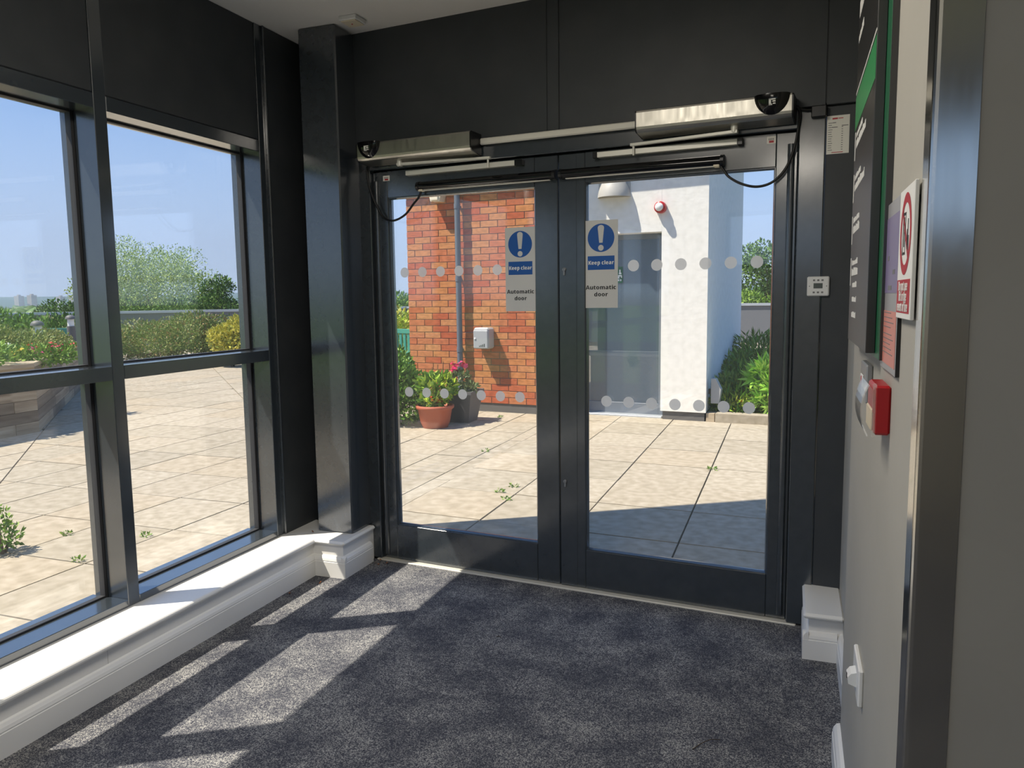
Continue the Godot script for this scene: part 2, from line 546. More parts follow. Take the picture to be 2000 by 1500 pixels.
func build_windows() -> void:
	frame = Transform3D()
	var wins := [[-3.277, -2.363], [-2.305, -1.37], [-1.31, -0.37], [-0.31, 0.63], [0.69, 1.63], [1.69, 2.6]]  # last two windows are unseen, added to bring more daylight inside
	var wl := structure("wall_left", "anthracite panelled window wall")
	for i in 6:
		# spandrel panels above the head rail, a hair behind the posts
		part("panel", bx(-2.68, XL - 0.0035, 2.214, CEIL, wins[i][0] - (0.0 if i else -0.0), wins[i][1], 0.003), M.panel, wl)
		part("upstand", bx(-2.69, -2.53, -0.6, 0.188, wins[i][0] - 0.06, wins[i][1] + 0.06, 0.0), M.render_white, wl)
	part("corner_panel", bx(-2.68, -2.503, 0.185, CEIL, -3.70, -3.338, 0.004), M.panel, wl)
	part("corner_upstand", bx(-2.69, -2.53, -0.6, 0.19, -3.85, -3.3, 0.0), M.render_white, wl)
	part("corner_bead", bx(-2.53, -2.497, 0.19, CEIL, -3.338, -3.328, 0.003), M.coat, wl)
	part("end_panel", bx(-2.69, XL, -0.6, CEIL, 2.66, 3.1, 0.0), M.wall_paint, wl)
	# posts between the windows
	var posts := [[-3.328, -3.277], [-2.363, -2.305], [-1.37, -1.31], [-0.37, -0.31], [0.63, 0.69], [1.63, 1.69], [2.6, 2.66]]
	for i in 7:
		var z0: float = posts[i][0]
		var z1: float = posts[i][1]
		var t := structure("trim_%d" % (i + 10), "anthracite window post")
		part("post", bx(-2.618, XL, 0.19, CEIL, z0, z1, 0.002), M.coat, t)
		part("gasket", bx(-2.646, -2.617, 0.19, 2.2, z0 + 0.006, z1 - 0.006, 0.0), M.gasket, t)
		part("outer_cap", bx(-2.688, -2.645, -0.1, CEIL + 0.15, z0 - 0.001, z1 + 0.001, 0.003), M.coat, t)
	for i in 6:
		var z0: float = wins[i][0]
		var z1: float = wins[i][1]
		var w := structure("window_%d" % (i + 1), "fixed anthracite window with two panes")
		part("head_rail", bx(-2.688, XL, 2.155, 2.211, z0, z1, 0.002), M.coat, w)
		part("transom", bx(-2.618, XL, 1.116, 1.171, z0, z1, 0.002), M.coat, w)
		part("transom_cap", bx(-2.688, -2.645, 1.116, 1.171, z0, z1, 0.003), M.coat, w)
		part("transom_gasket", bx(-2.646, -2.617, 1.1185, 1.1685, z0, z1, 0.0), M.gasket, w)
		part("sill_gasket", bx(-2.646, -2.617, 0.16, 0.2185, z0, z1, 0.0), M.gasket, w)
		part("sill_rail", bx(-2.618, XL, 0.189, 0.221, z0, z1, 0.002), M.coat, w)
		part("sill_cap", bx(-2.70, -2.645, 0.15, 0.221, z0, z1, 0.003), M.coat, w)
		for pr in [[0.221, 1.116], [1.171, 2.155]]:
			var gs := S()
			for y in [pr[0], pr[1] - 0.007]:
				box(gs, Vector3(-2.645, y, z0), Vector3(-2.62, y + 0.007, z1), 0.0)
			for z in [z0, z1 - 0.014]:
				box(gs, Vector3(-2.645, pr[0], z), Vector3(-2.618, pr[1], z + 0.014), 0.0)
			part("gasket", gs, M.gasket, w)
			part("pane", bx(-2.644, -2.626, pr[0] + 0.004, pr[1] - 0.004, z0 + 0.004, z1 - 0.004, 0.0), M.glass, w)
	# low boxed ledge with a bullnosed board, plain riser and moulded skirting
	var b := structure("baseboard_left", "white boxed ledge and moulded skirting under the windows")
	part("ledge_board", extrude(S(), bullnose(-2.53, -2.298, 0.167, 0.1895), Vector3(0, 0, -3.42), Vector3.RIGHT, Vector3.UP, Vector3(0, 0, 6.4)), M.white_gloss_paint, b)
	part("riser", bx(-2.53, -2.318, 0.0, 0.168, -3.42, -2.021, 0.0), M.riser_paint, b)
	part("riser", bx(-2.53, -2.318, 0.0, 0.168, -2.019, 3.0, 0.0), M.riser_paint, b)
	part("skirting", extrude(S(), skirting(-2.318, -2.296, 1), Vector3(0, 0, -3.33), Vector3.RIGHT, Vector3.UP, Vector3(0, 0, 6.3)), M.white_gloss_paint, b)
	# boxed foot round the column
	var p := structure("trim_6", "white boxed ledge round the foot of the corner column")
	part("ledge_board", bx(-2.53, -2.125, 0.1672, 0.1897, -3.62, -3.296, 0.009), M.white_gloss_paint, p)
	part("riser", bx(-2.53, -2.14, 0.0, 0.168, -3.62, -3.312, 0.001), M.riser_paint, p)
	var sk := S()
	extrude(sk, skirting(-2.14, -2.118, 1), Vector3(0, 0, -3.575), Vector3.RIGHT, Vector3.UP, Vector3(0, 0, 0.2843))
	part("skirting", sk, M.white_gloss_paint, p)
	var sk2 := S()
	extrude(sk2, skirting(-3.312, -3.290, 1), Vector3(-2.32, 0, 0), Vector3.BACK, Vector3.UP, Vector3(0.2013, 0, 0))
	part("skirting", sk2, M.white_gloss_paint, p)
	# square column
	org = Vector3(-2.265, 0.19, -3.55)
	var col := thing("column", "anthracite square boxed column standing in the corner by the door", "column", org)
	part("casing", bx(-2.372, -2.157, 0.19, CEIL, -3.70, -3.436, 0.007), M.coat, col)
	part("flange", bx(-2.41, -2.37, 0.19, CEIL, -3.70, -3.56, 0.002), M.coat, col)

func bullnose(x0: float, x1: float, y0: float, y1: float) -> PackedVector2Array:
	var a := PackedVector2Array([Vector2(x0, y0)])
	var r := (y1 - y0) / 2.0
	for k in 7:
		var t := -PI / 2 + PI * k / 6.0
		a.append(Vector2(x1 - r + cos(t) * r, (y0 + y1) / 2 + sin(t) * r))
	a.append(Vector2(x0, y1))
	return a

func skirting(x0: float, x1: float, _s: int) -> PackedVector2Array:
	var d := x1 - x0
	return PackedVector2Array([Vector2(x0, 0), Vector2(x1, 0), Vector2(x1, 0.079), Vector2(x1 - d * 0.12, 0.0805), Vector2(x1 - d * 0.12, 0.084), Vector2(x1 - d * 0.05, 0.086), Vector2(x1 - d * 0.2, 0.097), Vector2(x1 - d * 0.55, 0.108), Vector2(x0, 0.111)])

func build_door_wall() -> void:
	frame = door_frame_axes
	var w := structure("wall_door", "anthracite panelled wall round the double door")
	var seams := [[-2.95, -1.4165], [-1.4135, -1.3575], [-1.3545, -0.2235], [-0.2205, 0.75]]
	for s in seams:
		part("panel", bx(s[0], s[1], 2.162, CEIL, -0.1, 0.04 if s[1] - s[0] > 0.1 else 0.042, 0.0015), M.panel, w)
	part("backing", bx(-2.95, 0.75, 2.17, CEIL, -0.12, 0.037, 0.0), M.gasket, w)
	part("side_panel", bx(-0.219, 0.75, -0.05, 2.1605, -0.1, 0.02, 0.002), M.panel, w)
	part("side_panel", bx(-2.95, -2.532, -0.05, 2.1605, -0.1, 0.02, 0.002), M.panel, w)
	part("outer_skin", bx(-3.1, 6.5, 2.17, 5.7, -0.22, -0.1, 0.0), M.render_white, w)
	part("outer_skin", bx(0.0, 6.5, -0.1, 2.17, -0.22, -0.1, 0.0), M.render_white, w)
	part("outer_skin", bx(-3.1, -2.54, -0.1, 2.17, -0.22, -0.1, 0.0), M.render_white, w)
	# frame round the leaves
	var f := thing("door_frame", "anthracite metal frame round the glazed double doors", "door frame", Vector3(-1.379, 0, 0))
	part("jamb", bx(-2.532, -2.424, 0.0067, 2.16, -0.1, 0.026, 0.004), M.coat, f)
	part("jamb", bx(-0.322, -0.2215, 0.0067, 2.16, -0.1, 0.026, 0.004), M.coat, f)
	part("head", bx(-2.424, -0.322, 2.083, 2.16, -0.1, 0.03, 0.003), M.coat, f)
	part("stop", bx(-2.424, -0.322, 2.06, 2.083, -0.1, -0.058, 0.002), M.coat, f)
	part("stop", bx(-2.424, -2.402, 0.0067, 2.06, -0.1, -0.058, 0.002), M.coat, f)
	part("stop", bx(-0.344, -0.322, 0.0067, 2.06, -0.1, -0.058, 0.002), M.coat, f)
	part("seal", bx(-2.4245, -2.4215, 0.0067, 2.08, -0.05, -0.004, 0.0), M.gasket, f)
	org = Vector3(-1.36, 0, 0.0)
	single("threshold_strip", bx(-2.45, -0.28, -0.004, 0.0065, -0.1, 0.034, 0.002), M.aluminium, "pale metal threshold strip along the foot of the double door", "threshold")

func build_doors() -> void:
	frame = door_frame_axes
	# [outer s0, outer s1, pane s0, pane s1, first dots upper, lower]
	var specs := [[-2.421, -1.3815, -2.333, -1.502], [-1.3765, -0.3255, -1.2465, -0.4115]]
	var up := [[-2.258, 6], [-1.023, 6]]
	var low := [[-2.251, 7], [-1.151, 7]]
	for i in 2:
		var s: Array = specs[i]
		var d := structure("door_%d" % (i + 1), "anthracite glazed leaf of the double door", Vector3(s[0] if i == 0 else s[1], 0, 0))
		var y0 := 0.008
		var y1 := 2.079
		var p0 := 0.2
		var p1 := 1.944
		part("stile", bx(s[0], s[2], y0, y1, -0.056, 0, 0.004), M.coat, d)
		part("stile", bx(s[3], s[1], y0, y1, -0.056, 0, 0.004), M.coat, d)
		part("top_rail", bx(s[2], s[3], p1, y1, -0.056, 0, 0.002), M.coat, d)
		part("bottom_rail", bx(s[2], s[3], y0, p0, -0.056, 0, 0.002), M.coat, d)
		# splayed glazing beads
		var bead := S()
		for ff in [[Vector3(s[2], p0, 0), Vector3(s[3], p0, 0), Vector3(0, 1, 0)], [Vector3(s[3], p1, 0), Vector3(s[2], p1, 0), Vector3(0, -1, 0)], [Vector3(s[2], p1, 0), Vector3(s[2], p0, 0), Vector3(1, 0, 0)], [Vector3(s[3], p0, 0), Vector3(s[3], p1, 0), Vector3(-1, 0, 0)]]:
			extrude(bead, PackedVector2Array([Vector2(0, -0.008), Vector2(0.003, -0.008), Vector2(0.009, -0.021), Vector2(0.009, -0.026), Vector2(0, -0.026)]), ff[0], ff[2], Vector3.BACK, ff[1] - ff[0])
		part("glazing_bead", bead, M.coat, d)
		var pane := part("pane", bx(s[2] + 0.001, s[3] - 0.001, p0 + 0.001, p1 - 0.001, -0.046, -0.0265, 0.0), M.glass, d)
		tag(pane, "clear glass pane with two rows of pale dots")
		var dot := S()
		org = Vector3.ZERO
		disc(dot, Vector3.ZERO, Vector3.RIGHT, Vector3.UP, 0.0262, 36)
		dot.generate_normals()
		var dm := dot.commit()
		for rows in [[up[i], 1.5585, 0.1083], [low[i], 0.929, 0.1083]]:
			for k in rows[0][1]:
				part("dot", dm, M.frosted_vinyl, pane, Vector3(rows[0][0] + rows[2] * k, rows[1], -0.0258) - Vector3(s[0] if i == 0 else s[1], 0, 0))
		org = Vector3(s[0] if i == 0 else s[1], 0, 0)
		# half-round finger guard at the hinge side
		var fg: float = s[0] + 0.021 if i == 0 else s[1] - 0.026
		part("finger_guard", tube(S(), [Vector3(fg, 0.03, 0.0), Vector3(fg, 2.03, 0.0)], 0.0145, -1.0, 14), M.coat, d)
		if i == 1:
			part("meeting_strip", bx(s[0] + 0.002, s[0] + 0.088, y0 + 0.004, y1 - 0.004, -0.001, 0.0022, 0.001), M.coat, d)
			for y in [1.54, 0.523]:
				var lk := S()
				lathe(lk, [Vector2(0, 0.009), Vector2(0.0065, 0.009), Vector2(0.0088, 0.007), Vector2(0.0088, 0)], Vector3(-1.3495, y + 0.009, 0.0022), Vector3.BACK, 20)
				box(lk, Vector3(-1.3545, y - 0.019, 0.0022), Vector3(-1.3445, y + 0.006, 0.0092), 0.002)
				var cyl := part("lock_cylinder", lk, M.grey_metal, d)
				part("keyway", bx(-1.3502, -1.3488, y + 0.004, y + 0.014, 0.008, 0.0114, 0.0), M.ink_black, cyl)

func build_right_side() -> void:
	frame = Transform3D()
	var r := structure("wall_recess", "cream painted wall set back beside the door")
	part("plaster", bx(0.212, 0.42, -0.05, CEIL, -3.52, -2.40, 0.0), M.wall_paint, r)
	var w := structure("wall_right", "cream painted projecting wall carrying the signs")
	part("plaster", bx(0.167, 2.7, -0.05, CEIL, -2.42, -1.172, 0.001), M.wall_paint, w)
	var b := structure("baseboard_right", "white moulded skirting along the right wall")
	part("skirting", extrude(S(), skirting(0.212, 0.19, 1), Vector3(0, 0, -3.2), Vector3.RIGHT, Vector3.UP, Vector3(0, 0, 0.79)), M.white_gloss_paint, b)
	part("skirting", extrude(S(), skirting(0.167, 0.145, 1), Vector3(0, 0, -2.442), Vector3.RIGHT, Vector3.UP, Vector3(0, 0, 1.22)), M.white_gloss_paint, b)
	part("skirting", extrude(S(), skirting(-1.172, -1.15, 1), Vector3(0.24, 0, 0), Vector3.BACK, Vector3.UP, Vector3(2.3, 0, 0)), M.white_gloss_paint, b)
	var p := structure("trim_7", "white boxed ledge in the corner right of the door")
	part("ledge_board", bx(0.066, 0.215, 0.167, 0.1897, -3.45, -3.085, 0.009), M.white_gloss_paint, p)
	part("riser", bx(0.088, 0.215, 0.0, 0.168, -3.45, -3.118, 0.001), M.riser_paint, p)
	part("skirting", extrude(S(), skirting(-3.118, -3.096, 1), Vector3(0.0667, 0, 0), Vector3.BACK, Vector3.UP, Vector3(0.125, 0, 0)), M.white_gloss_paint, p)
	part("skirting", extrude(S(), skirting(0.088, 0.066, 1), Vector3(0, 0, -3.40), Vector3.RIGHT, Vector3.UP, Vector3(0, 0, 0.3033)), M.white_gloss_paint, p)
	# stainless corner guard
	org = Vector3(0.167, 0.0, -1.172)
	var prof := PackedVector2Array([Vector2(0.166, -1.226), Vector2(0.1635, -1.226), Vector2(0.1635, -1.176), Vector2(0.1643, -1.1715), Vector2(0.1667, -1.1692), Vector2(0.171, -1.1685), Vector2(0.219, -1.1685), Vector2(0.219, -1.171), Vector2(0.170, -1.171), Vector2(0.166, -1.175)])
	single("corner_guard", prism(S(), prof, 0.112, CEIL), M.guard_steel, "tall brushed stainless steel guard on the right wall corner", "corner guard")

# ================================================================ outdoors
func plan(s: float, o: float) -> Vector2:
	var p := door_frame_axes * Vector3(s, 0, o)
	return Vector2(p.x, p.z)

func in_view(p: Vector3) -> bool:
	# which slabs lie where the windows or the doors let one see them: only decides which are parts of their own
	var c := Transform3D(Basis.from_euler(Vector3(-0.11118603, 0.34926142, -0.01281877)), Vector3(0, 1.42, 0)).affine_inverse() * p
	if c.z > -0.5: return false
	var u := 1000.0 + 1508.6 * c.x / -c.z
	var v := 750.0 - 1508.6 * c.y / -c.z
	return v < 1330 and ((u > -30 and u < 515) or (u > 760 and u < 1510))

func build_terrace() -> void:
	frame = Transform3D()
	var t := structure("terrace_paving", "buff concrete paving slabs of the roof terrace")
	part("bedding", bx(-40, 12, -0.5, -0.014, -25, 5, 0.0), M.joint, t)
	var cuts := [PackedVector2Array([Vector2(-5.4, -3.75), Vector2(-5.4, -3.766), Vector2(-11.0, -9.366), Vector2(-11.0, -9.35)]), PackedVector2Array([Vector2(-6.9, -8.55), Vector2(-6.9, -8.566), Vector2(-14.0, -15.666), Vector2(-14.0, -15.65)])]
	var slabs := []
	var xs := [-2.65, -3.065]
	for k in 27: xs.append(-3.62 - 0.555 * k)
	for i in xs.size() - 1:
		for k in 34:
			var z := 0.2 - 0.6505 * k
			slabs.append(PackedVector2Array([Vector2(xs[i], z), Vector2(xs[i + 1], z), Vector2(xs[i + 1], z - 0.6505), Vector2(xs[i], z - 0.6505)]))
	for k in 24:
		var z := -3.7 - 0.86 * k
		slabs.append(PackedVector2Array([Vector2(-2.5, z), Vector2(-2.65, z), Vector2(-2.65, z - 0.86), Vector2(-2.5, z - 0.86)]))
	var fx := [-2.5, -1.86, -1.237, -0.587, 0.06, 0.705, 1.35, 2.0, 2.65]
	var at_x := func(x: float, z: float) -> Vector2: return Vector2(x - (z + 4.0) * -0.007, z + 0.07 * (x + 0.58))
	for i in fx.size() - 1:
		for k in 30:
			var z := -3.712 - 0.68 * k
			slabs.append(PackedVector2Array([at_x.call(fx[i], z), at_x.call(fx[i + 1], z), at_x.call(fx[i + 1], z - 0.68), at_x.call(fx[i], z - 0.68)]))
	var pieces := []
	for s in slabs:
		var shrunk := Geometry2D.offset_polygon(s, -0.0055)
		if shrunk.is_empty(): continue
		var todo := [shrunk[0]]
		for cut in cuts:
			var nxt := []
			for q in todo: nxt.append_array(Geometry2D.clip_polygons(q, cut))
			todo = nxt
		for q in todo:
			var c := Vector2.ZERO
			for p in q: c += p
			c /= q.size()
			var area := 0.0
			for i in q.size(): area += q[i].cross(q[(i + 1) % q.size()])
			if absf(area) < 0.01: continue
			pieces.append([c.length() + (0.0 if in_view(Vector3(c.x, 0, c.y)) else 1000.0), q])
	pieces.sort_custom(func(a, b): return a[0] < b[0])
	var rest := S()
	for i in pieces.size():
		var top := rng.randf_range(-0.0015, 0.0015)
		if i < 296 and pieces[i][0] < 1000.0:
			part("slab", prism(S(), pieces[i][1], -0.04, top), M["slab_%d" % (rng.randi() % 5)], t)
		else:
			prism(rest, pieces[i][1], -0.04, top)
	tag(part("far_slabs", rest, M.slab_1, t), "", "", "", "stuff")
	# edge wall of the terrace with a metal capping
	var w := structure("wall_parapet", "low grey parapet wall with a pale metal capping")
	var path := [Vector2(-40, 3.3), Vector2(-12.6, -24.1), Vector2(9, -24.1)]
	for i in 2:
		var a: Vector2 = path[i]
		var b: Vector2 = path[i + 1]
		var n := (b - a).normalized().orthogonal() * 0.17
		part("wall", prism(S(), PackedVector2Array([a + n, b + n, b - n, a - n]), -0.4, 1.1), M.parapet_grey, w)
		n *= 1.25
		part("capping", prism(S(), PackedVector2Array([a + n, b + n, b - n, a - n]), 1.1, 1.17), M.capping, w)

func build_opposite_building() -> void:
	frame = door_frame_axes
	var B := -BACK
	var w := structure("wall_brick", "orange red brick wall of the building across the terrace")
	part("mortar", bx(-5.545, -3.44, 0.108, 3.3, B - 0.3, B - 0.007, 0.0), M.mortar, w)
	part("plinth", bx(-5.54, -3.44, -0.05, 0.108, B - 0.3, B - 0.012, 0.002), M.plinth_grey, w)
	org = Vector3.ZERO
	var full := box(S(), Vector3(0, 0, -0.1), Vector3(0.2305, 0.0725, 0), 0.002)
	full.generate_normals()
	var half := box(S(), Vector3(0, 0, -0.1), Vector3(0.111, 0.0725, 0), 0.002)
	half.generate_normals()
	var fm := full.commit()
	var hm := half.commit()
	var last := -1
	for row in 34:
		var y := 0.112 + 0.0805 * row
		var s := -5.55
		if row % 2 == 1:
			part("brick", hm, M["brick_%d" % (rng.randi() % 6)], w, Vector3(s, y, B + rng.randf_range(-0.0012, 0.0012)))
			s += 0.1195
		for k in 8:
			var m := rng.randi() % 6
			if m == last: m = (m + 1) % 6
			last = m
			part("brick", fm, M["brick_%d" % m], w, Vector3(s, y, B + rng.randf_range(-0.0012, 0.0012)))
			s += 0.239
	var rf := structure("roof_eaves", "overhanging roof edge of the building across the terrace")
	part("fascia", prism_door([[-5.9, B + 0.258], [-3.45, B + 0.258], [-3.35, B + 0.1], [-1.747, B + 0.087], [-1.76, B - 0.3], [-2.4, B - 6.0], [-5.9, B - 6.0]], 3.3, 3.62), M.capping, rf)
	# white rendered wall with the entrance
	var wh := structure("wall_rendered", "white rendered wall and pier of the building across the terrace")
	var P := B - 0.16
	frame = door_frame_axes
	part("return", bx(-3.46, -3.36, 0.0, 3.3, P - 0.2, P, 0.002), M.render_white, wh)
	part("lintel", bx(-3.36, -2.256, 2.14, 3.3, P - 0.2, P, 0.002), M.render_white, wh)
	var inv := door_frame_axes.affine_inverse()
	var far1 := inv * Vector3(-0.872, 0, -14.3)
	var far2 := inv * Vector3(-1.15, 0, -14.3)
	part("pier", prism_door([[-2.256, P], [-1.735, P], [far1.x, far1.z], [far2.x, far2.z], [-2.0, P - 0.35], [-2.256, P - 0.35]], 0.1, 4.3), M.render_white, wh)
	part("plinth", prism_door([[-2.235, P - 0.02], [-1.755, P - 0.02], [far1.x - 0.03, far1.z], [far2.x, far2.z], [-2.0, P - 0.3], [-2.235, P - 0.3]], -0.05, 0.1), M.plinth_grey, wh)
	# glazed entrance
	var d := structure("door_3", "grey framed glazed entrance in the white wall")
	var G := P - 0.19
	part("sill", bx(-3.36, -2.256, -0.02, 0.022, G - 0.05, P - 0.05, 0.003), M.capping, d)
	part("frame_post", bx(-2.33, -2.256, 0.0, 2.14, G - 0.06, G, 0.003), M.pipe_grey, d)
	part("frame_post", bx(-3.36, -3.27, 0.0, 2.14, G - 0.06, G, 0.003), M.pipe_grey, d)
	part("frame_head", bx(-3.27, -2.33, 2.08, 2.14, G - 0.06, G, 0.003), M.pipe_grey, d)
	part("bottom_rail", bx(-3.27, -2.33, 0.022, 0.15, G - 0.05, G - 0.005, 0.003), M.pipe_grey, d)
	part("pane", bx(-3.27, -2.33, 0.15, 2.08, G - 0.035, G - 0.02, 0.0), M.tinted_glass, d)
	part("pale_bar", bx(-3.27, -2.33, 0.70, 0.765, G - 0.12, G - 0.06, 0.004), M.capping, d)  # plain pale bar across the entrance, just behind the glass
	part("handle", tube(S(), curve([Vector3(-3.22, 0.92, G), Vector3(-3.22, 0.92, G + 0.06), Vector3(-3.2, 1.2, G + 0.06), Vector3(-3.2, 1.2, G)], 4), 0.012), M.ink_black, d)
	var inn := structure("wall_inside_opposite", "dim grey interior behind the entrance across the terrace")
	part("back", bx(-3.6, -2.0, 0.0, 2.6, G - 1.6, G - 1.5, 0.0), M.pipe_grey, inn)
	part("ceiling_board", bx(-3.6, -2.0, 2.2, 2.3, G - 1.5, G - 0.06, 0.0), M.plinth_grey, inn)
	part("floor_board", bx(-3.6, -2.0, -0.05, 0.0, G - 1.5, G - 0.06, 0.0), M.pipe_grey, inn)
	part("screen", bx(-3.3, -2.3, 0.0, 0.7, G - 0.4, G - 0.36, 0.0), M.box_grey, inn)
	# exit notice inside the glass
	var ex := thing("exit_notice", "small dark green notice with white running figure behind entrance glass", "notice", Vector3(-2.86, 1.62, G - 0.015))
	part("plate", bx(-2.95, -2.775, 1.58, 1.77, G - 0.018, G - 0.012, 0.001), M.sign_green, ex)
	var fig := S()
	box(fig, Vector3(-2.815, 1.70, G - 0.012), Vector3(-2.80, 1.735, G - 0.0105), 0.0)
	for a in [[-2.82, 1.68, -2.79, 1.70], [-2.83, 1.655, -2.785, 1.672], [-2.835, 1.63, -2.815, 1.655], [-2.795, 1.64, -2.782, 1.66], [-2.84, 1.60, -2.815, 1.622], [-2.805, 1.60, -2.79, 1.622]]:
		box(fig, Vector3(a[0], a[1], G - 0.012), Vector3(a[2], a[3], G - 0.0105), 0.0)
	part("figure", fig, M.sign_white, ex)
	# rainwater pipe
	var pp := thing("drainpipe", "grey rainwater pipe running down the brick wall", "drainpipe", Vector3(-4.757, 0.1, B))
	part("pipe", tube(S(), [Vector3(-4.757, 0.06, B + 0.075), Vector3(-4.757, 3.3, B + 0.075)], 0.036, -1.0, 16), M.pipe_grey, pp)
	for y in [0.78, 1.66, 2.55]:
		part("socket_collar", tube(S(), [Vector3(-4.757, y - 0.03, B + 0.075), Vector3(-4.757, y + 0.03, B + 0.075)], 0.041, -1.0, 16), M.pipe_grey, pp)
		part("bracket", bx(-4.77, -4.744, y - 0.012, y + 0.012, B, B + 0.05, 0.002), M.pipe_grey, pp)
	part("shoe", tube(S(), [Vector3(-4.757, 0.1, B + 0.075), Vector3(-4.757, 0.03, B + 0.12)], 0.037, -1.0, 16), M.pipe_grey, pp)
	# grey meter box
	var eb := thing("electric_box", "grey weatherproof box fixed to the brick wall", "box", Vector3(-4.405, 0.8, B))
	part("body", bx(-4.515, -4.305, 0.80, 1.06, B, B + 0.165, 0.02), M.box_grey, eb)
	part("lid", bx(-4.51, -4.31, 0.806, 1.03, B + 0.16, B + 0.178, 0.012), M.box_grey, eb)
	for i in 4: part("vent_slot", bx(-4.43 + 0.022 * i, -4.418 + 0.022 * i, 0.825, 0.84 + 0.008 * i, B + 0.177, B + 0.1785, 0.0), M.ink_black, eb)
	part("lock", lathe(S(), [Vector2(0, 0.008), Vector2(0.012, 0.008), Vector2(0.012, 0)], Vector3(-4.485, 0.93, B + 0.178), Vector3.BACK, 12), M.plastic_white, eb)
	# cream floodlight under the eaves
	var fl := thing("wall_sensor_light", "cream box-shaped light high on the brick wall", "light fitting", Vector3(-5.04, 2.62, B))
	part("body", extrude(S(), PackedVector2Array([Vector2(-0.095, 0.0), Vector2(-0.065, -0.11), Vector2(0.06, -0.115), Vector2(0.095, 0.0), Vector2(0.095, 0.09), Vector2(-0.095, 0.09)]), Vector3(-5.04, 2.735, B), Vector3.RIGHT, Vector3.UP, Vector3(0, 0, 0.13)), M.plastic_cream, fl)
	part("cover", bx(-5.10, -4.985, 2.63, 2.70, B + 0.13, B + 0.15, 0.012), M.plastic_cream, fl)
	# half-bell wall light over the entrance
	var ln := thing("wall_lantern", "pale metal half-dome downlight on the white wall", "wall light", Vector3(-2.81, 2.55, P))
	var prof := []
	for k in 9:
		var a := k / 8.0 * PI / 2
		prof.append(Vector2(0.195 * pow(cos(a), 0.8) + 0.0005, 0.36 * pow(k / 8.0, 1.15)))
	part("hood", lathe(S(), prof, Vector3(-2.81, 2.55, P), Vector3.UP, 8, 0.0, PI, Vector3.LEFT), M.lamp_metal, ln)
	var ip := []
	for k in 9:
		var a := k / 8.0 * PI / 2
		ip.append(Vector2(0.18 * pow(cos(a), 0.8) + 0.0005, 0.33 * pow(k / 8.0, 1.15)))
	part("liner", lathe(S(), ip, Vector3(-2.81, 2.552, P), Vector3.UP, 12, 0.0, PI, Vector3.LEFT), M.plastic_cream, ln)
	part("back_plate", bx(-3.0, -2.62, 2.55, 2.8, P, P + 0.008, 0.002), M.lamp_metal, ln)
	# red sounder beacon
	var bl := thing("alarm_beacon", "round red alarm sounder with clear dome on the white wall", "alarm", Vector3(-2.265, 2.405, P))
	part("base", lathe(S(), [Vector2(0.066, 0.0), Vector2(0.066, 0.06), Vector2(0.058, 0.068), Vector2(0.046, 0.07)], Vector3(-2.265, 2.405, P), Vector3.BACK, 24), M.alarm_red, bl)
	part("lens", lathe(S(), [Vector2(0.046, 0.065), Vector2(0.046, 0.1), Vector2(0.034, 0.114), Vector2(0.0, 0.12)], Vector3(-2.265, 2.405, P), Vector3.BACK, 20), M.plastic_white, bl)
	part("lens_ring", lathe(S(), [Vector2(0.049, 0.068), Vector2(0.049, 0.092), Vector2(0.0455, 0.092)], Vector3(-2.265, 2.405, P), Vector3.BACK, 24), M.alarm_red, bl)
	# bed kerb beside the pier
	var kb := structure("kerb_bed", "pale stone kerb of the planting bed beside the white pier")
	for i in 3:
		part("kerb_stone", bx(-1.63 + 0.72 * i, -0.915 + 0.72 * i, -0.03, 0.105, P - 0.14, P + 0.0, 0.006), M["slab_%d" % (i + 1)], kb)
	part("kerb_block", bx(-1.735, -1.64, -0.03, 0.098, P - 0.16, P - 0.02, 0.004), M.sleeper, kb)
	var fd := thing("garden_spotlight", "small grey spotlight on the side of the white pier", "spotlight", Vector3(-1.66, 0.3, P - 0.12))
	part("head", extrude(S(), PackedVector2Array([Vector2(0, 0), Vector2(0.09, 0.0), Vector2(0.11, 0.16), Vector2(0.05, 0.28), Vector2(0.0, 0.28)]), Vector3(-1.70, 0.2, P - 0.2), Vector3.RIGHT, Vector3.UP, Vector3(0, 0, 0.1)), M.box_grey, fd)
	part("bracket", bx(-1.735, -1.69, 0.3, 0.36, P - 0.18, P - 0.13, 0.002), M.ink_black, fd)

func prism_door(pts: Array, y0: float, y1: float) -> SurfaceTool:
	var a := PackedVector2Array()
	for p in pts: a.append(Vector2(p[0], p[1]))
	return prism(S(), a, y0, y1)

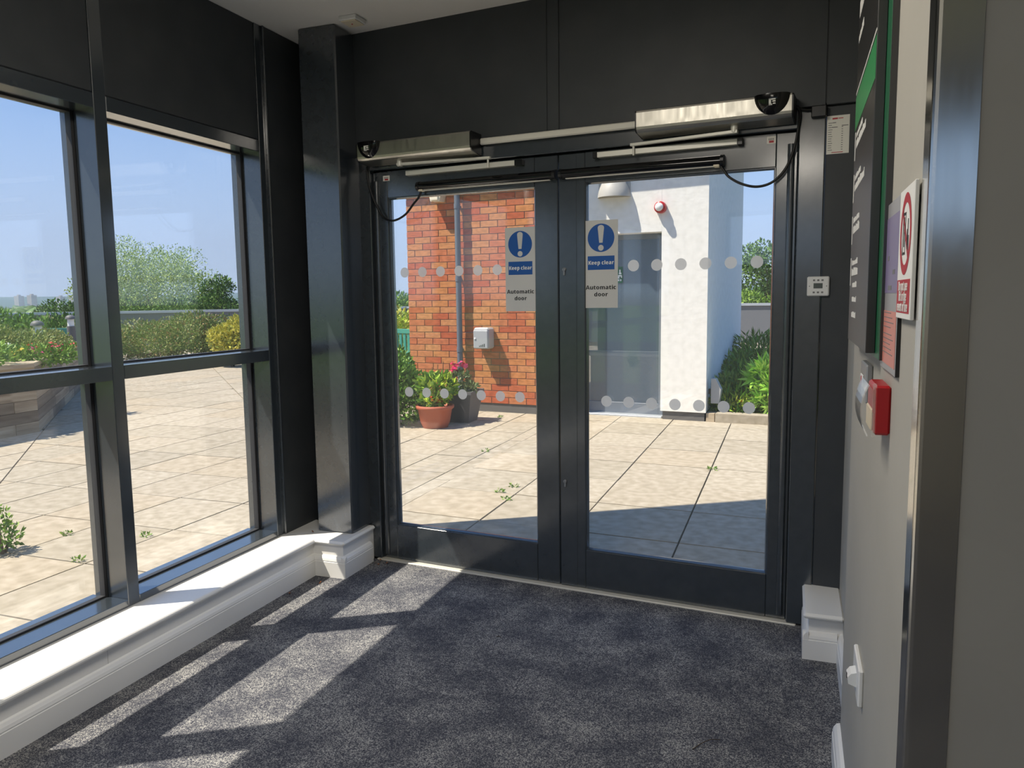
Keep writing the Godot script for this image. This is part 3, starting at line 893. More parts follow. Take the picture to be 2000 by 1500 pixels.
# ---------------------------------------------------------------- plants
var leaf_meshes := {}
func leaf_mesh(kind: String) -> Mesh:
	if leaf_meshes.has(kind): return leaf_meshes[kind]
	var keep := org
	org = Vector3.ZERO
	var st := S()
	if kind == "leaf":
		for s in [-1.0, 1.0]:
			tri(st, Vector3(0, 0, 0), Vector3(0.27 * s, 0.45, 0.1), Vector3(0, 1, 0), Vector3(0, 0, 1))
	elif kind == "blade":
		for s in [-1.0, 1.0]:
			tri(st, Vector3(0, 0, 0), Vector3(0.09 * s, 0.4, 0.05), Vector3(0, 1, 0.12), Vector3(0, 0, 1))
	elif kind == "spray":     # five narrow leaflets from one point
		for k in 5:
			var a := (k - 2) * 0.62
			var d := Vector3(sin(a), cos(a), 0.18 * absf(k - 2))
			var sd := Vector3(cos(a), -sin(a), 0) * 0.1
			tri(st, Vector3.ZERO, d * 0.45 + sd, d, Vector3(0, 0, 1))
			tri(st, Vector3.ZERO, d * 0.45 - sd, d, Vector3(0, 0, 1))
	elif kind == "bloom":     # a small ruffled flower head
		for k in 7:
			var a := TAU * k / 7
			var b := TAU * (k + 0.9) / 7
			tri(st, Vector3(0, 0.15, 0), Vector3(cos(a), 0.3 + 0.25 * (k % 2), sin(a)) * 0.5, Vector3(cos(b), 0.3 + 0.2 * (k % 2), sin(b)) * 0.5, Vector3.UP)
	elif kind == "crown":     # a lumpy tree crown for the far woods
		var n := noise(0.9, 3, 2)
		var at := func(i: int, j: int) -> Vector3:
			var th := PI * i / 6.0
			var ph := TAU * j / 9.0
			var d := Vector3(sin(th) * cos(ph), cos(th), sin(th) * sin(ph))
			return d * (0.85 + 0.35 * n.get_noise_3dv(d * 1.7))
		st.set_smooth_group(1)
		for i in 6:
			for j in 9:
				var a: Vector3 = at.call(i, j)
				quad(st, a, at.call(i, (j + 1) % 9), at.call(i + 1, (j + 1) % 9), at.call(i + 1, j), a + at.call(i + 1, j))
	st.generate_normals()
	leaf_meshes[kind] = st.commit()
	org = keep
	return leaf_meshes[kind]

func leaves(parent: Node, called: String, blobs: Array, n: int, size: float, cols: Array, kind := "leaf", hollow := 0.5, up := 0.35, m := "leaf") -> MultiMeshInstance3D:
	var mm := MultiMesh.new()
	mm.transform_format = MultiMesh.TRANSFORM_3D
	mm.use_colors = true
	mm.mesh = leaf_mesh(kind)
	mm.instance_count = n
	var total := 0.0
	for b in blobs: total += pow(b[1].x * b[1].y * b[1].z, 0.667)
	var i := 0
	for bi in blobs.size():
		var b: Array = blobs[bi]
		var cnt := int(n * pow(b[1].x * b[1].y * b[1].z, 0.667) / total)
		if bi == blobs.size() - 1: cnt = n - i
		for k in cnt:
			if i >= n: break
			var d := Vector3(rng.randfn(), rng.randfn(), rng.randfn()).normalized()
			var p: Vector3 = b[0] + d * b[1] * (hollow + (1.0 - hollow) * sqrt(rng.randf())) - org
			var dir := (d * 0.7 + Vector3(rng.randfn(), rng.randfn(), rng.randfn()) * 0.5 + Vector3(0, up, 0)).normalized()
			var side := dir.cross(Vector3(rng.randfn(), rng.randfn(), rng.randfn())).normalized()
			var sz := size * rng.randf_range(0.65, 1.3)
			mm.set_instance_transform(i, Transform3D(Basis(side, dir, side.cross(dir)).scaled(Vector3.ONE * sz), p))
			var c: Color = cols[rng.randi() % cols.size()]
			c = c.srgb_to_linear() * rng.randf_range(0.75, 1.25)
			c.a = 1.0
			mm.set_instance_color(i, c)
			i += 1
	var o := MultiMeshInstance3D.new()
	o.name = called
	o.multimesh = mm
	o.material_override = M[m]
	o.set_meta("kind", "stuff")
	parent.add_child(o, true)
	return o

func clusters(c: Vector3, r: Vector3, n: int, cr: float) -> Array:
	var out := []
	for i in n:
		var d := Vector3(rng.randfn(), rng.randfn(), rng.randfn()).normalized()
		out.append([c + d * r * (0.25 + 0.75 * pow(rng.randf(), 0.5)), Vector3.ONE * cr * rng.randf_range(0.6, 1.25)])
	return out

func tree(called: String, label: String, base: Vector3, crown: Vector3, r: Vector3, n_cl: int, cl_r: float, n: int, size: float, cols: Array, group := "") -> void:
	var t := thing(called, label, "tree", base, group)
	part("trunk", tube(S(), curve([base, base.lerp(crown, 0.4) + Vector3(0.1, 0, 0.05), crown], 4), r.x * 0.06, r.x * 0.025, 8), M.bark, t)
	var cl := clusters(crown, r, n_cl, cl_r)
	for i in mini(9, n_cl):
		var e: Vector3 = cl[i * n_cl / 9][0]
		var s := base.lerp(crown, rng.randf_range(0.45, 0.9))
		part("branch", tube(S(), curve([s, s.lerp(e, 0.5) + Vector3(0, r.y * 0.08, 0), e], 3), r.x * 0.022, r.x * 0.008, 6), M.bark, t)
	leaves(t, "foliage", cl, n, size, cols, "leaf", 0.3)

func bush(called: String, label: String, category: String, base: Vector3, blobs: Array, n: int, size: float, cols: Array, kind := "leaf", group := "") -> Node3D:
	var t := thing(called, label, category, base, group)
	var st := S()
	for k in 5:
		var b: Array = blobs[k % blobs.size()]
		var a := TAU * k / 5
		tube(st, [base + Vector3(cos(a), 0, sin(a)) * 0.03, b[0] + Vector3(cos(a), 0.2, sin(a)) * b[1] * 0.5], 0.012, 0.005, 5)
	part("stems", st, M.bark, t)
	leaves(t, "foliage", blobs, n, size, cols, kind, 0.45)
	return t

func row(a: Vector3, b: Vector3, n: int, r: Vector3, jit := 0.15) -> Array:
	var out := []
	for i in n:
		var p := a.lerp(b, float(i) / maxi(1, n - 1))
		out.append([p + Vector3(rng.randf_range(-jit, jit), rng.randf_range(-jit, jit) * 0.5, rng.randf_range(-jit, jit)), r * rng.randf_range(0.85, 1.15)])
	return out

func build_garden() -> void:
	frame = Transform3D()
	var fresh := [rgb(120, 156, 60), rgb(98, 138, 48), rgb(142, 170, 78), rgb(84, 120, 44)]
	var deep := [rgb(76, 114, 46), rgb(96, 136, 56), rgb(60, 94, 40), rgb(122, 156, 72)]
	var olive := [rgb(142, 154, 84), rgb(120, 138, 70), rgb(158, 160, 98), rgb(104, 122, 62)]
	var lime := [rgb(176, 196, 60), rgb(150, 182, 56), rgb(122, 160, 50), rgb(190, 204, 84)]
	var gold := [rgb(206, 196, 84), rgb(186, 182, 74), rgb(216, 208, 112), rgb(152, 160, 76)]
	# raised bed of stacked sleepers
	var bed := thing("raised_bed", "raised garden bed built of stacked weathered timber sleepers", "planter", Vector3(-7.9, 0, -6.2))
	var corner := Vector2(-7.88, -6.2)
	var near := Vector2(-7.80, -2.2)
	var far := Vector2(-11.3, -9.75)
	for rw in 6:
		var y := 0.122 * rw
		var d1 := (near - corner).normalized()
		var d2 := (far - corner).normalized()
		var over := 0.1 if rw % 2 == 0 else 0.0
		var pos := 0.0
		while pos < 4.0:
			var ln := (0.28 if rw % 2 == 0 else 0.55) if pos == 0.0 else rng.randf_range(0.45, 0.9)
			sleeper(bed, corner + d1 * pos, d1, ln - 0.006, y, rng.randi() % 2)
			pos += ln
		pos = 0.0
		while pos < 4.8:
			var ln := 1.2 + 0.3 * (rw % 2)
			sleeper(bed, corner + d2 * pos, d2, ln - 0.006, y, rng.randi() % 2)
			pos += ln
		if over < 0.0: break
	part("coping", prism(S(), PackedVector2Array([corner + Vector2(0.06, 0.05), far + Vector2(0.05, -0.06), far + Vector2(-0.34, 0.0), corner + Vector2(-0.42, 0.1)]), 0.732, 0.775), M.sleeper, bed)
	part("coping", prism(S(), PackedVector2Array([corner + Vector2(0.06, 0.052), near + Vector2(0.06, 0), near + Vector2(-0.25, 0), corner + Vector2(-0.25, 0.15)]), 0.732, 0.774), M.sleeper, bed)
	part("soil", prism(S(), PackedVector2Array([corner + Vector2(-0.15, 0.2), near + Vector2(-0.15, 0), Vector2(-12.5, -2.2), far + Vector2(-1.2, 0.5), far + Vector2(-0.2, 0.2)]), 0.1, 0.768), M.soil, bed)
	# bedding flowers
	var fc := [["pink", rgb(222, 60, 140), Vector3(-8.22, 0.815, -6.55)], ["deep pink", rgb(230, 50, 110), Vector3(-8.12, 0.815, -6.68)], ["scarlet", rgb(222, 62, 58), Vector3(-8.72, 0.815, -6.82)], ["red", rgb(206, 48, 60), Vector3(-8.6, 0.815, -6.98)], ["white", rgb(240, 240, 236), Vector3(-8.78, 0.815, -6.62)], ["yellow", rgb(232, 204, 84), Vector3(-8.38, 0.815, -6.35)], ["rose", rgb(226, 84, 130), Vector3(-8.95, 0.815, -6.48)], ["lilac", rgb(150, 140, 200), Vector3(-8.6, 0.815, -6.42)], ["crimson", rgb(214, 60, 84), Vector3(-8.5, 0.815, -7.25)]]
	for f in fc:
		var c: Vector3 = f[2]
		var t := thing("bedding_plant", "low %s bedding flower in the raised garden bed" % f[0], "flower", c - Vector3(0, 0.04, 0), "bedding flowers in the raised bed")
		leaves(t, "foliage", [[c, Vector3(0.2, 0.1, 0.2)]], 260, 0.06, fresh)
		leaves(t, "blossom", [[c + Vector3(0, 0.075, 0), Vector3(0.13, 0.05, 0.13)]], 16, 0.05, [f[1], f[1] * 0.9, f[1]], "bloom", 0.5, 2.0, "petal")
	bush("low_shrub", "pale green ground shrub filling the near end of raised bed", "shrub", Vector3(-8.6, 0.776, -5.9), row(Vector3(-8.15, 0.84, -5.6), Vector3(-9.6, 0.84, -6.1), 6, Vector3(0.34, 0.16, 0.34)), 3200, 0.06, fresh)
	bush("clipped_hedge", "low clipped olive green hedge at the back of raised bed", "hedge", Vector3(-10.4, 0.776, -7.6), row(Vector3(-11.3, 0.8, -6.2), Vector3(-9.75, 0.8, -7.45), 6, Vector3(0.4, 0.3, 0.4)) + row(Vector3(-9.9, 0.78, -7.75), Vector3(-11.0, 0.78, -8.95), 5, Vector3(0.38, 0.26, 0.38)), 12000, 0.055, olive)
	bush("laurel_hedge", "glossy dark green laurel hedge before the parapet", "hedge", Vector3(-17.2, 0, -13.5), row(Vector3(-19.2, 0.55, -11.6), Vector3(-16.6, 0.5, -14.4), 8, Vector3(0.75, 0.62, 0.75), 0.3), 9000, 0.13, deep + [rgb(112, 148, 64)])
	# bollard lights
	for b in [[Vector3(-10.17, 0.776, -8.1), 0.409, "behind the bedding flowers"], [Vector3(-12.18, 0.0, -10.36), 1.215, "beside the green bench"]]:
		var p: Vector3 = b[0]
		var h: float = b[1]
		var t := thing("bollard_light", "grey dome-topped bollard light standing %s" % b[2], "bollard light", p, "bollard lights on the terrace")
		part("post", lathe(S(), [Vector2(0.07, 0), Vector2(0.07, h - 0.2), Vector2(0.0, h - 0.2)], p, Vector3.UP, 18), M.planter_grey, t)
		part("lens", lathe(S(), [Vector2(0.055, h - 0.2), Vector2(0.055, h - 0.07)], p, Vector3.UP, 18), M.plastic_white, t)
		part("dome", lathe(S(), [Vector2(0.0, h - 0.075), Vector2(0.088, h - 0.075), Vector2(0.085, h - 0.05), Vector2(0.068, h - 0.022), Vector2(0.036, h - 0.004), Vector2(0.0, h)], p, Vector3.UP, 20), M.planter_grey, t)
	# benches
	bench(Vector3(-12.95, 0, -11.05), 0.75, 1.3, "teal green slatted bench behind the raised bed")
	bench(Vector3(-5.95, 0, -10.75), -0.35, 1.4, "teal green slatted bench beside the brick wall")
	# planting beyond the open paving
	bush("mixed_hedge", "rounded olive and bronze hedge along the far paving edge", "hedge", Vector3(-13.7, 0, -14.5), row(Vector3(-15.2, 0.48, -13.1), Vector3(-12.4, 0.46, -15.6), 9, Vector3(0.62, 0.5, 0.62), 0.2) + [[Vector3(-13.45, 0.75, -14.8), Vector3(0.62, 0.47, 0.62)], [Vector3(-13.0, 0.66, -15.2), Vector3(0.5, 0.45, 0.5)]], 16000, 0.075, olive + [rgb(150, 128, 84), rgb(112, 128, 66), rgb(104, 124, 70)])
	bush("tan_hedge", "dry tan green hedge behind the rounded hedge", "hedge", Vector3(-15.6, 0, -15.4), row(Vector3(-17.0, 0.6, -14.2), Vector3(-14.6, 0.58, -16.4), 5, Vector3(0.7, 0.46, 0.7), 0.2), 6000, 0.08, [rgb(158, 156, 108), rgb(140, 144, 96), rgb(126, 134, 84)])
	bush("golden_shrub", "golden yellow leafy shrub at the end of the hedge", "shrub", Vector3(-11.5, 0, -13.75), [[Vector3(-11.62, 0.62, -13.7), Vector3(0.36, 0.3, 0.36)], [Vector3(-11.3, 0.72, -13.95), Vector3(0.42, 0.42, 0.42)], [Vector3(-11.5, 0.45, -13.8), Vector3(0.45, 0.3, 0.45)], [Vector3(-11.2, 1.25, -14.1), Vector3(0.22, 0.3, 0.22)]], 5200, 0.085, gold)
	# shrub by the brick corner, pots
	bush("leafy_shrub", "bright green bushy shrub by the corner of the brick wall", "shrub", Vector3(-4.25, 0, -7.75), [[Vector3(-4.3, 0.45, -7.8), Vector3(0.3, 0.33, 0.3)], [Vector3(-4.1, 0.25, -7.72), Vector3(0.26, 0.24, 0.22)], [Vector3(-4.42, 0.62, -8.0), Vector3(0.25, 0.25, 0.25)], [Vector3(-4.02, 0.4, -7.85), Vector3(0.14, 0.2, 0.14)]], 4600, 0.055, fresh + deep)
	bush("young_tree", "pale green young tree beyond the yellow bush", "tree", Vector3(-14.2, 0, -26.3), [[Vector3(-14.3, 0.9, -26.4), Vector3(1.0, 0.75, 0.8)], [Vector3(-13.5, 0.8, -26.8), Vector3(0.9, 0.6, 0.8)]], 2600, 0.16, fresh)
	bush("yellow_bush", "yellow green bush seen past the brick corner", "shrub", Vector3(-7.6, 0, -14.2), [[Vector3(-7.7, 0.75, -14.1), Vector3(0.5, 0.5, 0.5)], [Vector3(-7.3, 0.7, -14.4), Vector3(0.5, 0.42, 0.5)]], 3000, 0.085, gold + lime)
	pots(fresh, lime, deep)
	# bed right of the pier
	var ls := structure("planting_bed", "soil of the planting bed behind the pale kerb")
	part("soil", prism(S(), PackedVector2Array([Vector2(-0.78, -8.98), Vector2(2.4, -8.68), Vector2(2.4, -14.3), Vector2(-0.8, -14.3)]), -0.05, 0.07), M.soil, ls)
	bush("ornamental_grass", "dense bank of feathery green grass against the white pier", "grass bank", Vector3(-0.3, 0.07, -10.4), row(Vector3(-0.55, 0.12, -9.3), Vector3(-0.45, 0.5, -12.6), 8, Vector3(0.42, 0.26, 0.35), 0.08) + row(Vector3(0.3, 0.15, -9.5), Vector3(0.4, 0.55, -12.8), 8, Vector3(0.6, 0.28, 0.4), 0.1), 15000, 0.13, [rgb(78, 124, 36), rgb(104, 150, 44), rgb(60, 100, 34), rgb(130, 160, 52)], "blade")
	bush("ground_cover", "yellow olive ground cover along the pale kerb", "ground cover", Vector3(-0.4, 0.07, -9.2), row(Vector3(-0.68, 0.14, -9.15), Vector3(0.9, 0.14, -9.0), 7, Vector3(0.24, 0.14, 0.16), 0.04) + row(Vector3(-0.66, 0.28, -9.6), Vector3(0.9, 0.28, -9.5), 6, Vector3(0.28, 0.16, 0.2), 0.05), 5200, 0.085, [rgb(150, 166, 58), rgb(122, 146, 48), rgb(98, 124, 42), rgb(168, 176, 76)], "blade")
	bush("palm_leaved_plant", "bright leafy plant with fingered leaves beside the door edge", "plant", Vector3(-0.24, 0.07, -9.2), [[Vector3(-0.27, 0.5, -9.3), Vector3(0.18, 0.16, 0.18)], [Vector3(-0.2, 0.25, -9.15), Vector3(0.17, 0.2, 0.14)], [Vector3(-0.02, 0.42, -9.25), Vector3(0.25, 0.3, 0.2)]], 330, 0.15, [rgb(160, 204, 84), rgb(142, 190, 70), rgb(186, 216, 110), rgb(118, 166, 62)], "spray")
	var mg := thing("marigold", "single orange marigold flower at the bed kerb", "flower", Vector3(-0.55, 0.07, -9.1))
	part("stem", tube(S(), [Vector3(-0.55, 0.07, -9.1), Vector3(-0.55, 0.2, -9.1)], 0.004), M.lawn, mg)
	leaves(mg, "leaf_tuft", [[Vector3(-0.55, 0.12, -9.1), Vector3(0.04, 0.05, 0.04)]], 26, 0.05, fresh)
	leaves(mg, "bloom", [[Vector3(-0.55, 0.21, -9.1), Vector3(0.022, 0.014, 0.022)]], 22, 0.045, [rgb(240, 160, 20), rgb(246, 180, 40)], "bloom", 0.3, 2.0, "petal")
	# weed bush close to the window, and weeds in the joints
	bush("self_seeded_shrub", "small bright green shrub growing from the paving near the window", "shrub", Vector3(-4.25, 0, -3.03), [[Vector3(-4.27, 0.16, -3.02), Vector3(0.1, 0.13, 0.1)], [Vector3(-4.23, 0.1, -3.05), Vector3(0.11, 0.08, 0.09)], [Vector3(-4.29, 0.26, -3.0), Vector3(0.06, 0.07, 0.06)]], 520, 0.032, fresh)
	var spots := [Vector3(-4.18, 0, -3.42), Vector3(-3.68, 0, -3.54), Vector3(-3.69, 0, -3.07), Vector3(-1.995, 0, -5.18), Vector3(-1.95, 0, -5.36), Vector3(-2.66, 0, -6.56), Vector3(-3.25, 0, -8.5), Vector3(-0.59, 0, -6.38), Vector3(-1.87, 0, -5.0)]
	var where := ["left of the near shrub's slab", "at the window's middle slab", "below the near shrub", "second from the door's shade", "above the middle joint pair", "beside the narrow slab strip", "at the foot of the brick wall", "in the right door's long joint", "nearest the left door pane"]
	for i in spots.size():
		var t := thing("weed_tuft", "tiny green weed in a paving joint %s" % where[i], "weed", spots[i], "weeds in the paving joints")
		leaves(t, "leaf_tuft", [[spots[i] + Vector3(0, 0.008, 0), Vector3(0.035, 0.012, 0.02)]], 30, 0.022, fresh)

func sleeper(parent: Node, a: Vector2, d: Vector2, ln: float, y: float, v: int) -> void:
	var n := Vector2(-d.y, d.x) * 0.1
	# the bed lies on the -x side of both walls
	if n.x > 0.0: n = -n
	part("sleeper", prism(S(), PackedVector2Array([a, a + d * ln, a + d * ln + n, a + n]), y + 0.002, y + 0.12), M.sleeper if v else M.sleeper_dark, parent)

func bench(at: Vector3, turn: float, ln: float, label: String) -> void:
	var keep := frame
	frame = Transform3D(Basis(Vector3.UP, turn), at)
	var t := thing("garden_bench", label, "bench", Vector3.ZERO, "garden benches")
	var h := ln / 2
	for s in [-1.0, 1.0]:
		part("leg", bx(s * h - 0.03, s * h + 0.03, 0, 0.95, -0.26, -0.2, 0.004), M.bench_green, t)
		part("leg", bx(s * h - 0.03, s * h + 0.03, 0, 0.6, 0.2, 0.26, 0.004), M.bench_green, t)
		part("arm", bx(s * h - 0.035, s * h + 0.035, 0.6, 0.64, -0.26, 0.28, 0.004), M.bench_green, t)
	for i in 4: part("seat_slat", bx(-h, h, 0.42, 0.445, -0.2 + 0.11 * i, -0.11 + 0.11 * i, 0.004), M.bench_green, t)
	part("top_rail", bx(-h, h, 0.88, 0.95, -0.25, -0.21, 0.004), M.bench_green, t)
	part("lower_rail", bx(-h, h, 0.5, 0.55, -0.25, -0.21, 0.004), M.bench_green, t)
	var n := int(ln / 0.09)
	for i in n:
		var x := -h + (i + 0.5) * ln / n
		part("back_slat", bx(x - 0.03, x + 0.03, 0.55, 0.88, -0.243, -0.222, 0.003), M.bench_green, t)
	frame = keep

func pots(fresh: Array, lime: Array, deep: Array) -> void:
	var p := Vector3(-3.72, 0, -7.7)
	var t := thing("terracotta_pot", "round terracotta pot of leafy plants on the paving", "potted plant", p)
	part("pot", lathe(S(), [Vector2(0.0, 0.0), Vector2(0.14, 0.0), Vector2(0.165, 0.06), Vector2(0.19, 0.2), Vector2(0.212, 0.215), Vector2(0.215, 0.245), Vector2(0.19, 0.25), Vector2(0.18, 0.2)], p, Vector3.UP, 28), M.terracotta, t)
	part("soil", lathe(S(), [Vector2(0.18, 0.21), Vector2(0.0, 0.22)], p, Vector3.UP, 20), M.soil, t)
	leaves(t, "foliage", [[p + Vector3(-0.02, 0.43, -0.1), Vector3(0.21, 0.14, 0.16)], [p + Vector3(0.0, 0.3, 0.06), Vector3(0.13, 0.07, 0.1)]], 620, 0.085, lime + fresh)
	leaves(t, "blossom", [[p + Vector3(0.05, 0.33, 0.08), Vector3(0.1, 0.045, 0.06)]], 30, 0.055, [rgb(226, 84, 50), rgb(232, 110, 60)], "bloom", 0.3, 2.0, "petal")
	for k in 3:
		part("flower_spike", tube(S(), [p + Vector3(-0.06 + 0.05 * k, 0.45, -0.12), p + Vector3(-0.08 + 0.07 * k, 0.66 + 0.03 * k, -0.12)], 0.005, 0.003), M.twig, t)
	var q := Vector3(-3.595, 0, -8.17)
	var u := thing("grey_planter", "tapered dark grey planter with magenta flowers by the brick wall", "potted plant", q)
	var st := S()
	for pr in [[0.13, 0.19, 0.0, 0.345], [0.198, 0.198, 0.33, 0.365]]:
		var a: float = pr[0]
		var b: float = pr[1]
		var c := [Vector3(-1, 0, -1), Vector3(1, 0, -1), Vector3(1, 0, 1), Vector3(-1, 0, 1)]
		for k in 4:
			var c0: Vector3 = c[k]
			var c1: Vector3 = c[(k + 1) % 4]
			quad(st, q + c0 * a + Vector3(0, pr[2], 0), q + c1 * a + Vector3(0, pr[2], 0), q + c1 * b + Vector3(0, pr[3], 0), q + c0 * b + Vector3(0, pr[3], 0), c0 + c1)
			quad(st, q + c0 * b + Vector3(0, pr[3], 0), q + c1 * b + Vector3(0, pr[3], 0), q + c1 * (b - 0.02) + Vector3(0, pr[3], 0), q + c0 * (b - 0.02) + Vector3(0, pr[3], 0), Vector3.UP)
			quad(st, q + c0 * (b - 0.02) + Vector3(0, pr[3], 0), q + c1 * (b - 0.02) + Vector3(0, pr[3], 0), q + c1 * (b - 0.03) + Vector3(0, pr[3] - 0.06, 0), q + c0 * (b - 0.03) + Vector3(0, pr[3] - 0.06, 0), -c0 - c1)
	part("pot", st, M.planter_grey, u)
	part("soil", bx(q.x - 0.168, q.x + 0.168, 0.28, 0.31, q.z - 0.168, q.z + 0.168, 0.0), M.soil, u)
	leaves(u, "foliage", [[q + Vector3(-0.02, 0.46, 0.0), Vector3(0.13, 0.13, 0.13)], [q + Vector3(0.12, 0.4, 0.04), Vector3(0.09, 0.06, 0.09)]], 620, 0.045, [rgb(112, 128, 84), rgb(92, 112, 70), rgb(132, 146, 98)])
	leaves(u, "blossom", [[q + Vector3(-0.09, 0.6, 0.0), Vector3(0.05, 0.09, 0.05)], [q + Vector3(0.02, 0.66, 0.0), Vector3(0.05, 0.035, 0.05)]], 40, 0.05, [rgb(214, 40, 100), rgb(226, 70, 124)], "bloom", 0.2, 1.0, "petal")

func build_far() -> void:
	frame = Transform3D()
	var light := [rgb(166, 184, 98), rgb(144, 166, 82), rgb(182, 196, 116), rgb(124, 148, 72)]
	var yel := [rgb(166, 176, 60), rgb(150, 164, 56), rgb(182, 188, 80)]
	var deep := [rgb(64, 98, 40), rgb(80, 116, 48), rgb(52, 82, 36), rgb(104, 140, 60)]
	tree("spreading_tree", "large airy light green tree beyond the parapet", Vector3(-25.0, -4, -26.0), Vector3(-25.5, 1.3, -25.6), Vector3(2.9, 2.6, 2.4), 260, 0.62, 46000, 0.088, light, "trees beyond the parapet")
	tree("yellowing_tree", "yellow green tree left of the large airy tree", Vector3(-27.2, -4, -24.2), Vector3(-27.0, 1.0, -24.2), Vector3(1.1, 1.6, 1.1), 40, 0.4, 8000, 0.09, yel + light, "trees beyond the parapet")
	tree("dark_tree", "dense dark green tree right of the large airy tree", Vector3(-21.5, -4, -25.0), Vector3(-21.5, 1.15, -25.0), Vector3(0.62, 1.4, 0.62), 34, 0.3, 5200, 0.12, deep, "trees beyond the parapet")
	tree("slim_dark_tree", "slim dark tree cut off by the window frame", Vector3(-20.5, -4, -25.9), Vector3(-20.5, 1.3, -25.9), Vector3(0.4, 1.0, 0.4), 14, 0.28, 2000, 0.12, deep, "trees beyond the parapet")
	bush("parapet_shrubs", "row of dark green shrubs just beyond the parapet", "shrub", Vector3(-22.0, -2, -23.5), row(Vector3(-25.3, 0.75, -20.6), Vector3(-20.3, 0.8, -25.4), 13, Vector3(0.75, 0.75, 0.75), 0.35), 13000, 0.12, deep + [rgb(120, 150, 66)])
	tree("acid_green_tree", "acid green young tree at the window's right edge", Vector3(-17.2, -3, -21.8), Vector3(-17.1, 1.1, -21.9), Vector3(0.5, 0.7, 0.5), 12, 0.3, 1800, 0.12, [rgb(186, 204, 58), rgb(160, 190, 60)], "trees beyond the parapet")
	tree("broad_tree", "broad leafy green tree beyond the white pier", Vector3(-0.7, -4, -30.0), Vector3(-0.7, 1.8, -30.0), Vector3(1.7, 1.75, 1.5), 70, 0.42, 9000, 0.14, deep + [rgb(116, 148, 70), rgb(128, 158, 84)], "trees beyond the parapet")
	bush("bright_shrub", "bright green shrub row below the broad tree", "shrub", Vector3(-0.7, -1, -27.5), row(Vector3(-2.2, 1.0, -27.5), Vector3(1.2, 1.0, -27.5), 5, Vector3(0.6, 0.45, 0.5), 0.2), 3600, 0.11, [rgb(146, 176, 70), rgb(122, 156, 58), rgb(98, 130, 50)])
	# low ground, woods, ridge and tower blocks
	org = Vector3.ZERO
	var g := structure("ground", "low wooded land far below the terrace")
	part("land", bx(-4200, 3000, -16, -14, -4200, 1200, 0.0), M.field, g)
	var woods := thing("distant_woods", "dark green band of distant woodland", "woods", Vector3(-420, -14, -320))
	woods.set_meta("kind", "stuff")
	var bl := []
	for i in 620:
		var d := rng.randf_range(480, 1500)
		var a := deg_to_rad(rng.randf_range(-8, 64))
		bl.append([Vector3(-cos(a) * d, -14 + rng.randf_range(2, 6), -sin(a) * d), Vector3.ONE * 0.01])
	leaves(woods, "tree_crowns", bl, 620, 9.0, [rgb(74, 104, 58), rgb(60, 90, 52), rgb(88, 116, 64)], "crown")
	var ridge := S()
	org = Vector3(-1950, -14, -1550)
	var n := noise(0.02, 9, 4)
	ridge.set_smooth_group(1)
	var prev := []
	for i in 121:
		var a := deg_to_rad(-20 + i)
		var h := 26.0 + n.get_noise_1d(i * 1.3) * 12.0
		var ringp := []
		for q in [[1900.0, -14.0], [2200.0, h * 0.55], [2500.0, h], [3000.0, -14.0]]:
			ringp.append(Vector3(-cos(a) * q[0], q[1], -sin(a) * q[0]))
		if prev:
			for k in 3: quad(ridge, prev[k], ringp[k], ringp[k + 1], prev[k + 1], Vector3.UP)
		prev = ringp
	var fog := FogVolume.new()
	fog.name = "distant_haze"
	fog.size = Vector3(1500, 220, 3400)
	fog.position = Vector3(-1240, 60, -990)
	fog.rotation.y = -0.67
	var fm := FogMaterial.new()
	fm.density = 0.0006
	fm.albedo = rgb(205, 220, 240)
	fog.material = fm
	tag(fog, "pale blue summer haze before the distant ridge", "haze", "", "stuff")
	add_child(fog)
	single("wooded_ridge", ridge, M.hill, "long low wooded ridge on the horizon", "hill")
	for b in [[Vector3(-1424, -14, -1100), 31.0, 12.0, "leftmost of the four"], [Vector3(-1411, -14, -1117), 32.5, 12.0, "second from the left"], [Vector3(-1380, -14, -1155), 29.0, 12.0, "third from the left"], [Vector3(-1366, -14, -1172), 28.0, 12.0, "nearest the window post"]]:
		var p: Vector3 = b[0]
		var t := thing("tower_block", "pale distant tower block, %s" % b[3], "building", p, "distant tower blocks")
		var hw: float = b[2] / 2
		part("block", box(S(), p + Vector3(-hw, 0, -hw), p + Vector3(hw, b[1], hw), 0.0), M.tower, t)
		part("roof_hut", box(S(), p + Vector3(-hw * 0.4, b[1], -hw * 0.4), p + Vector3(hw * 0.4, b[1] + 2.5, hw * 0.4), 0.0), M.tower, t)

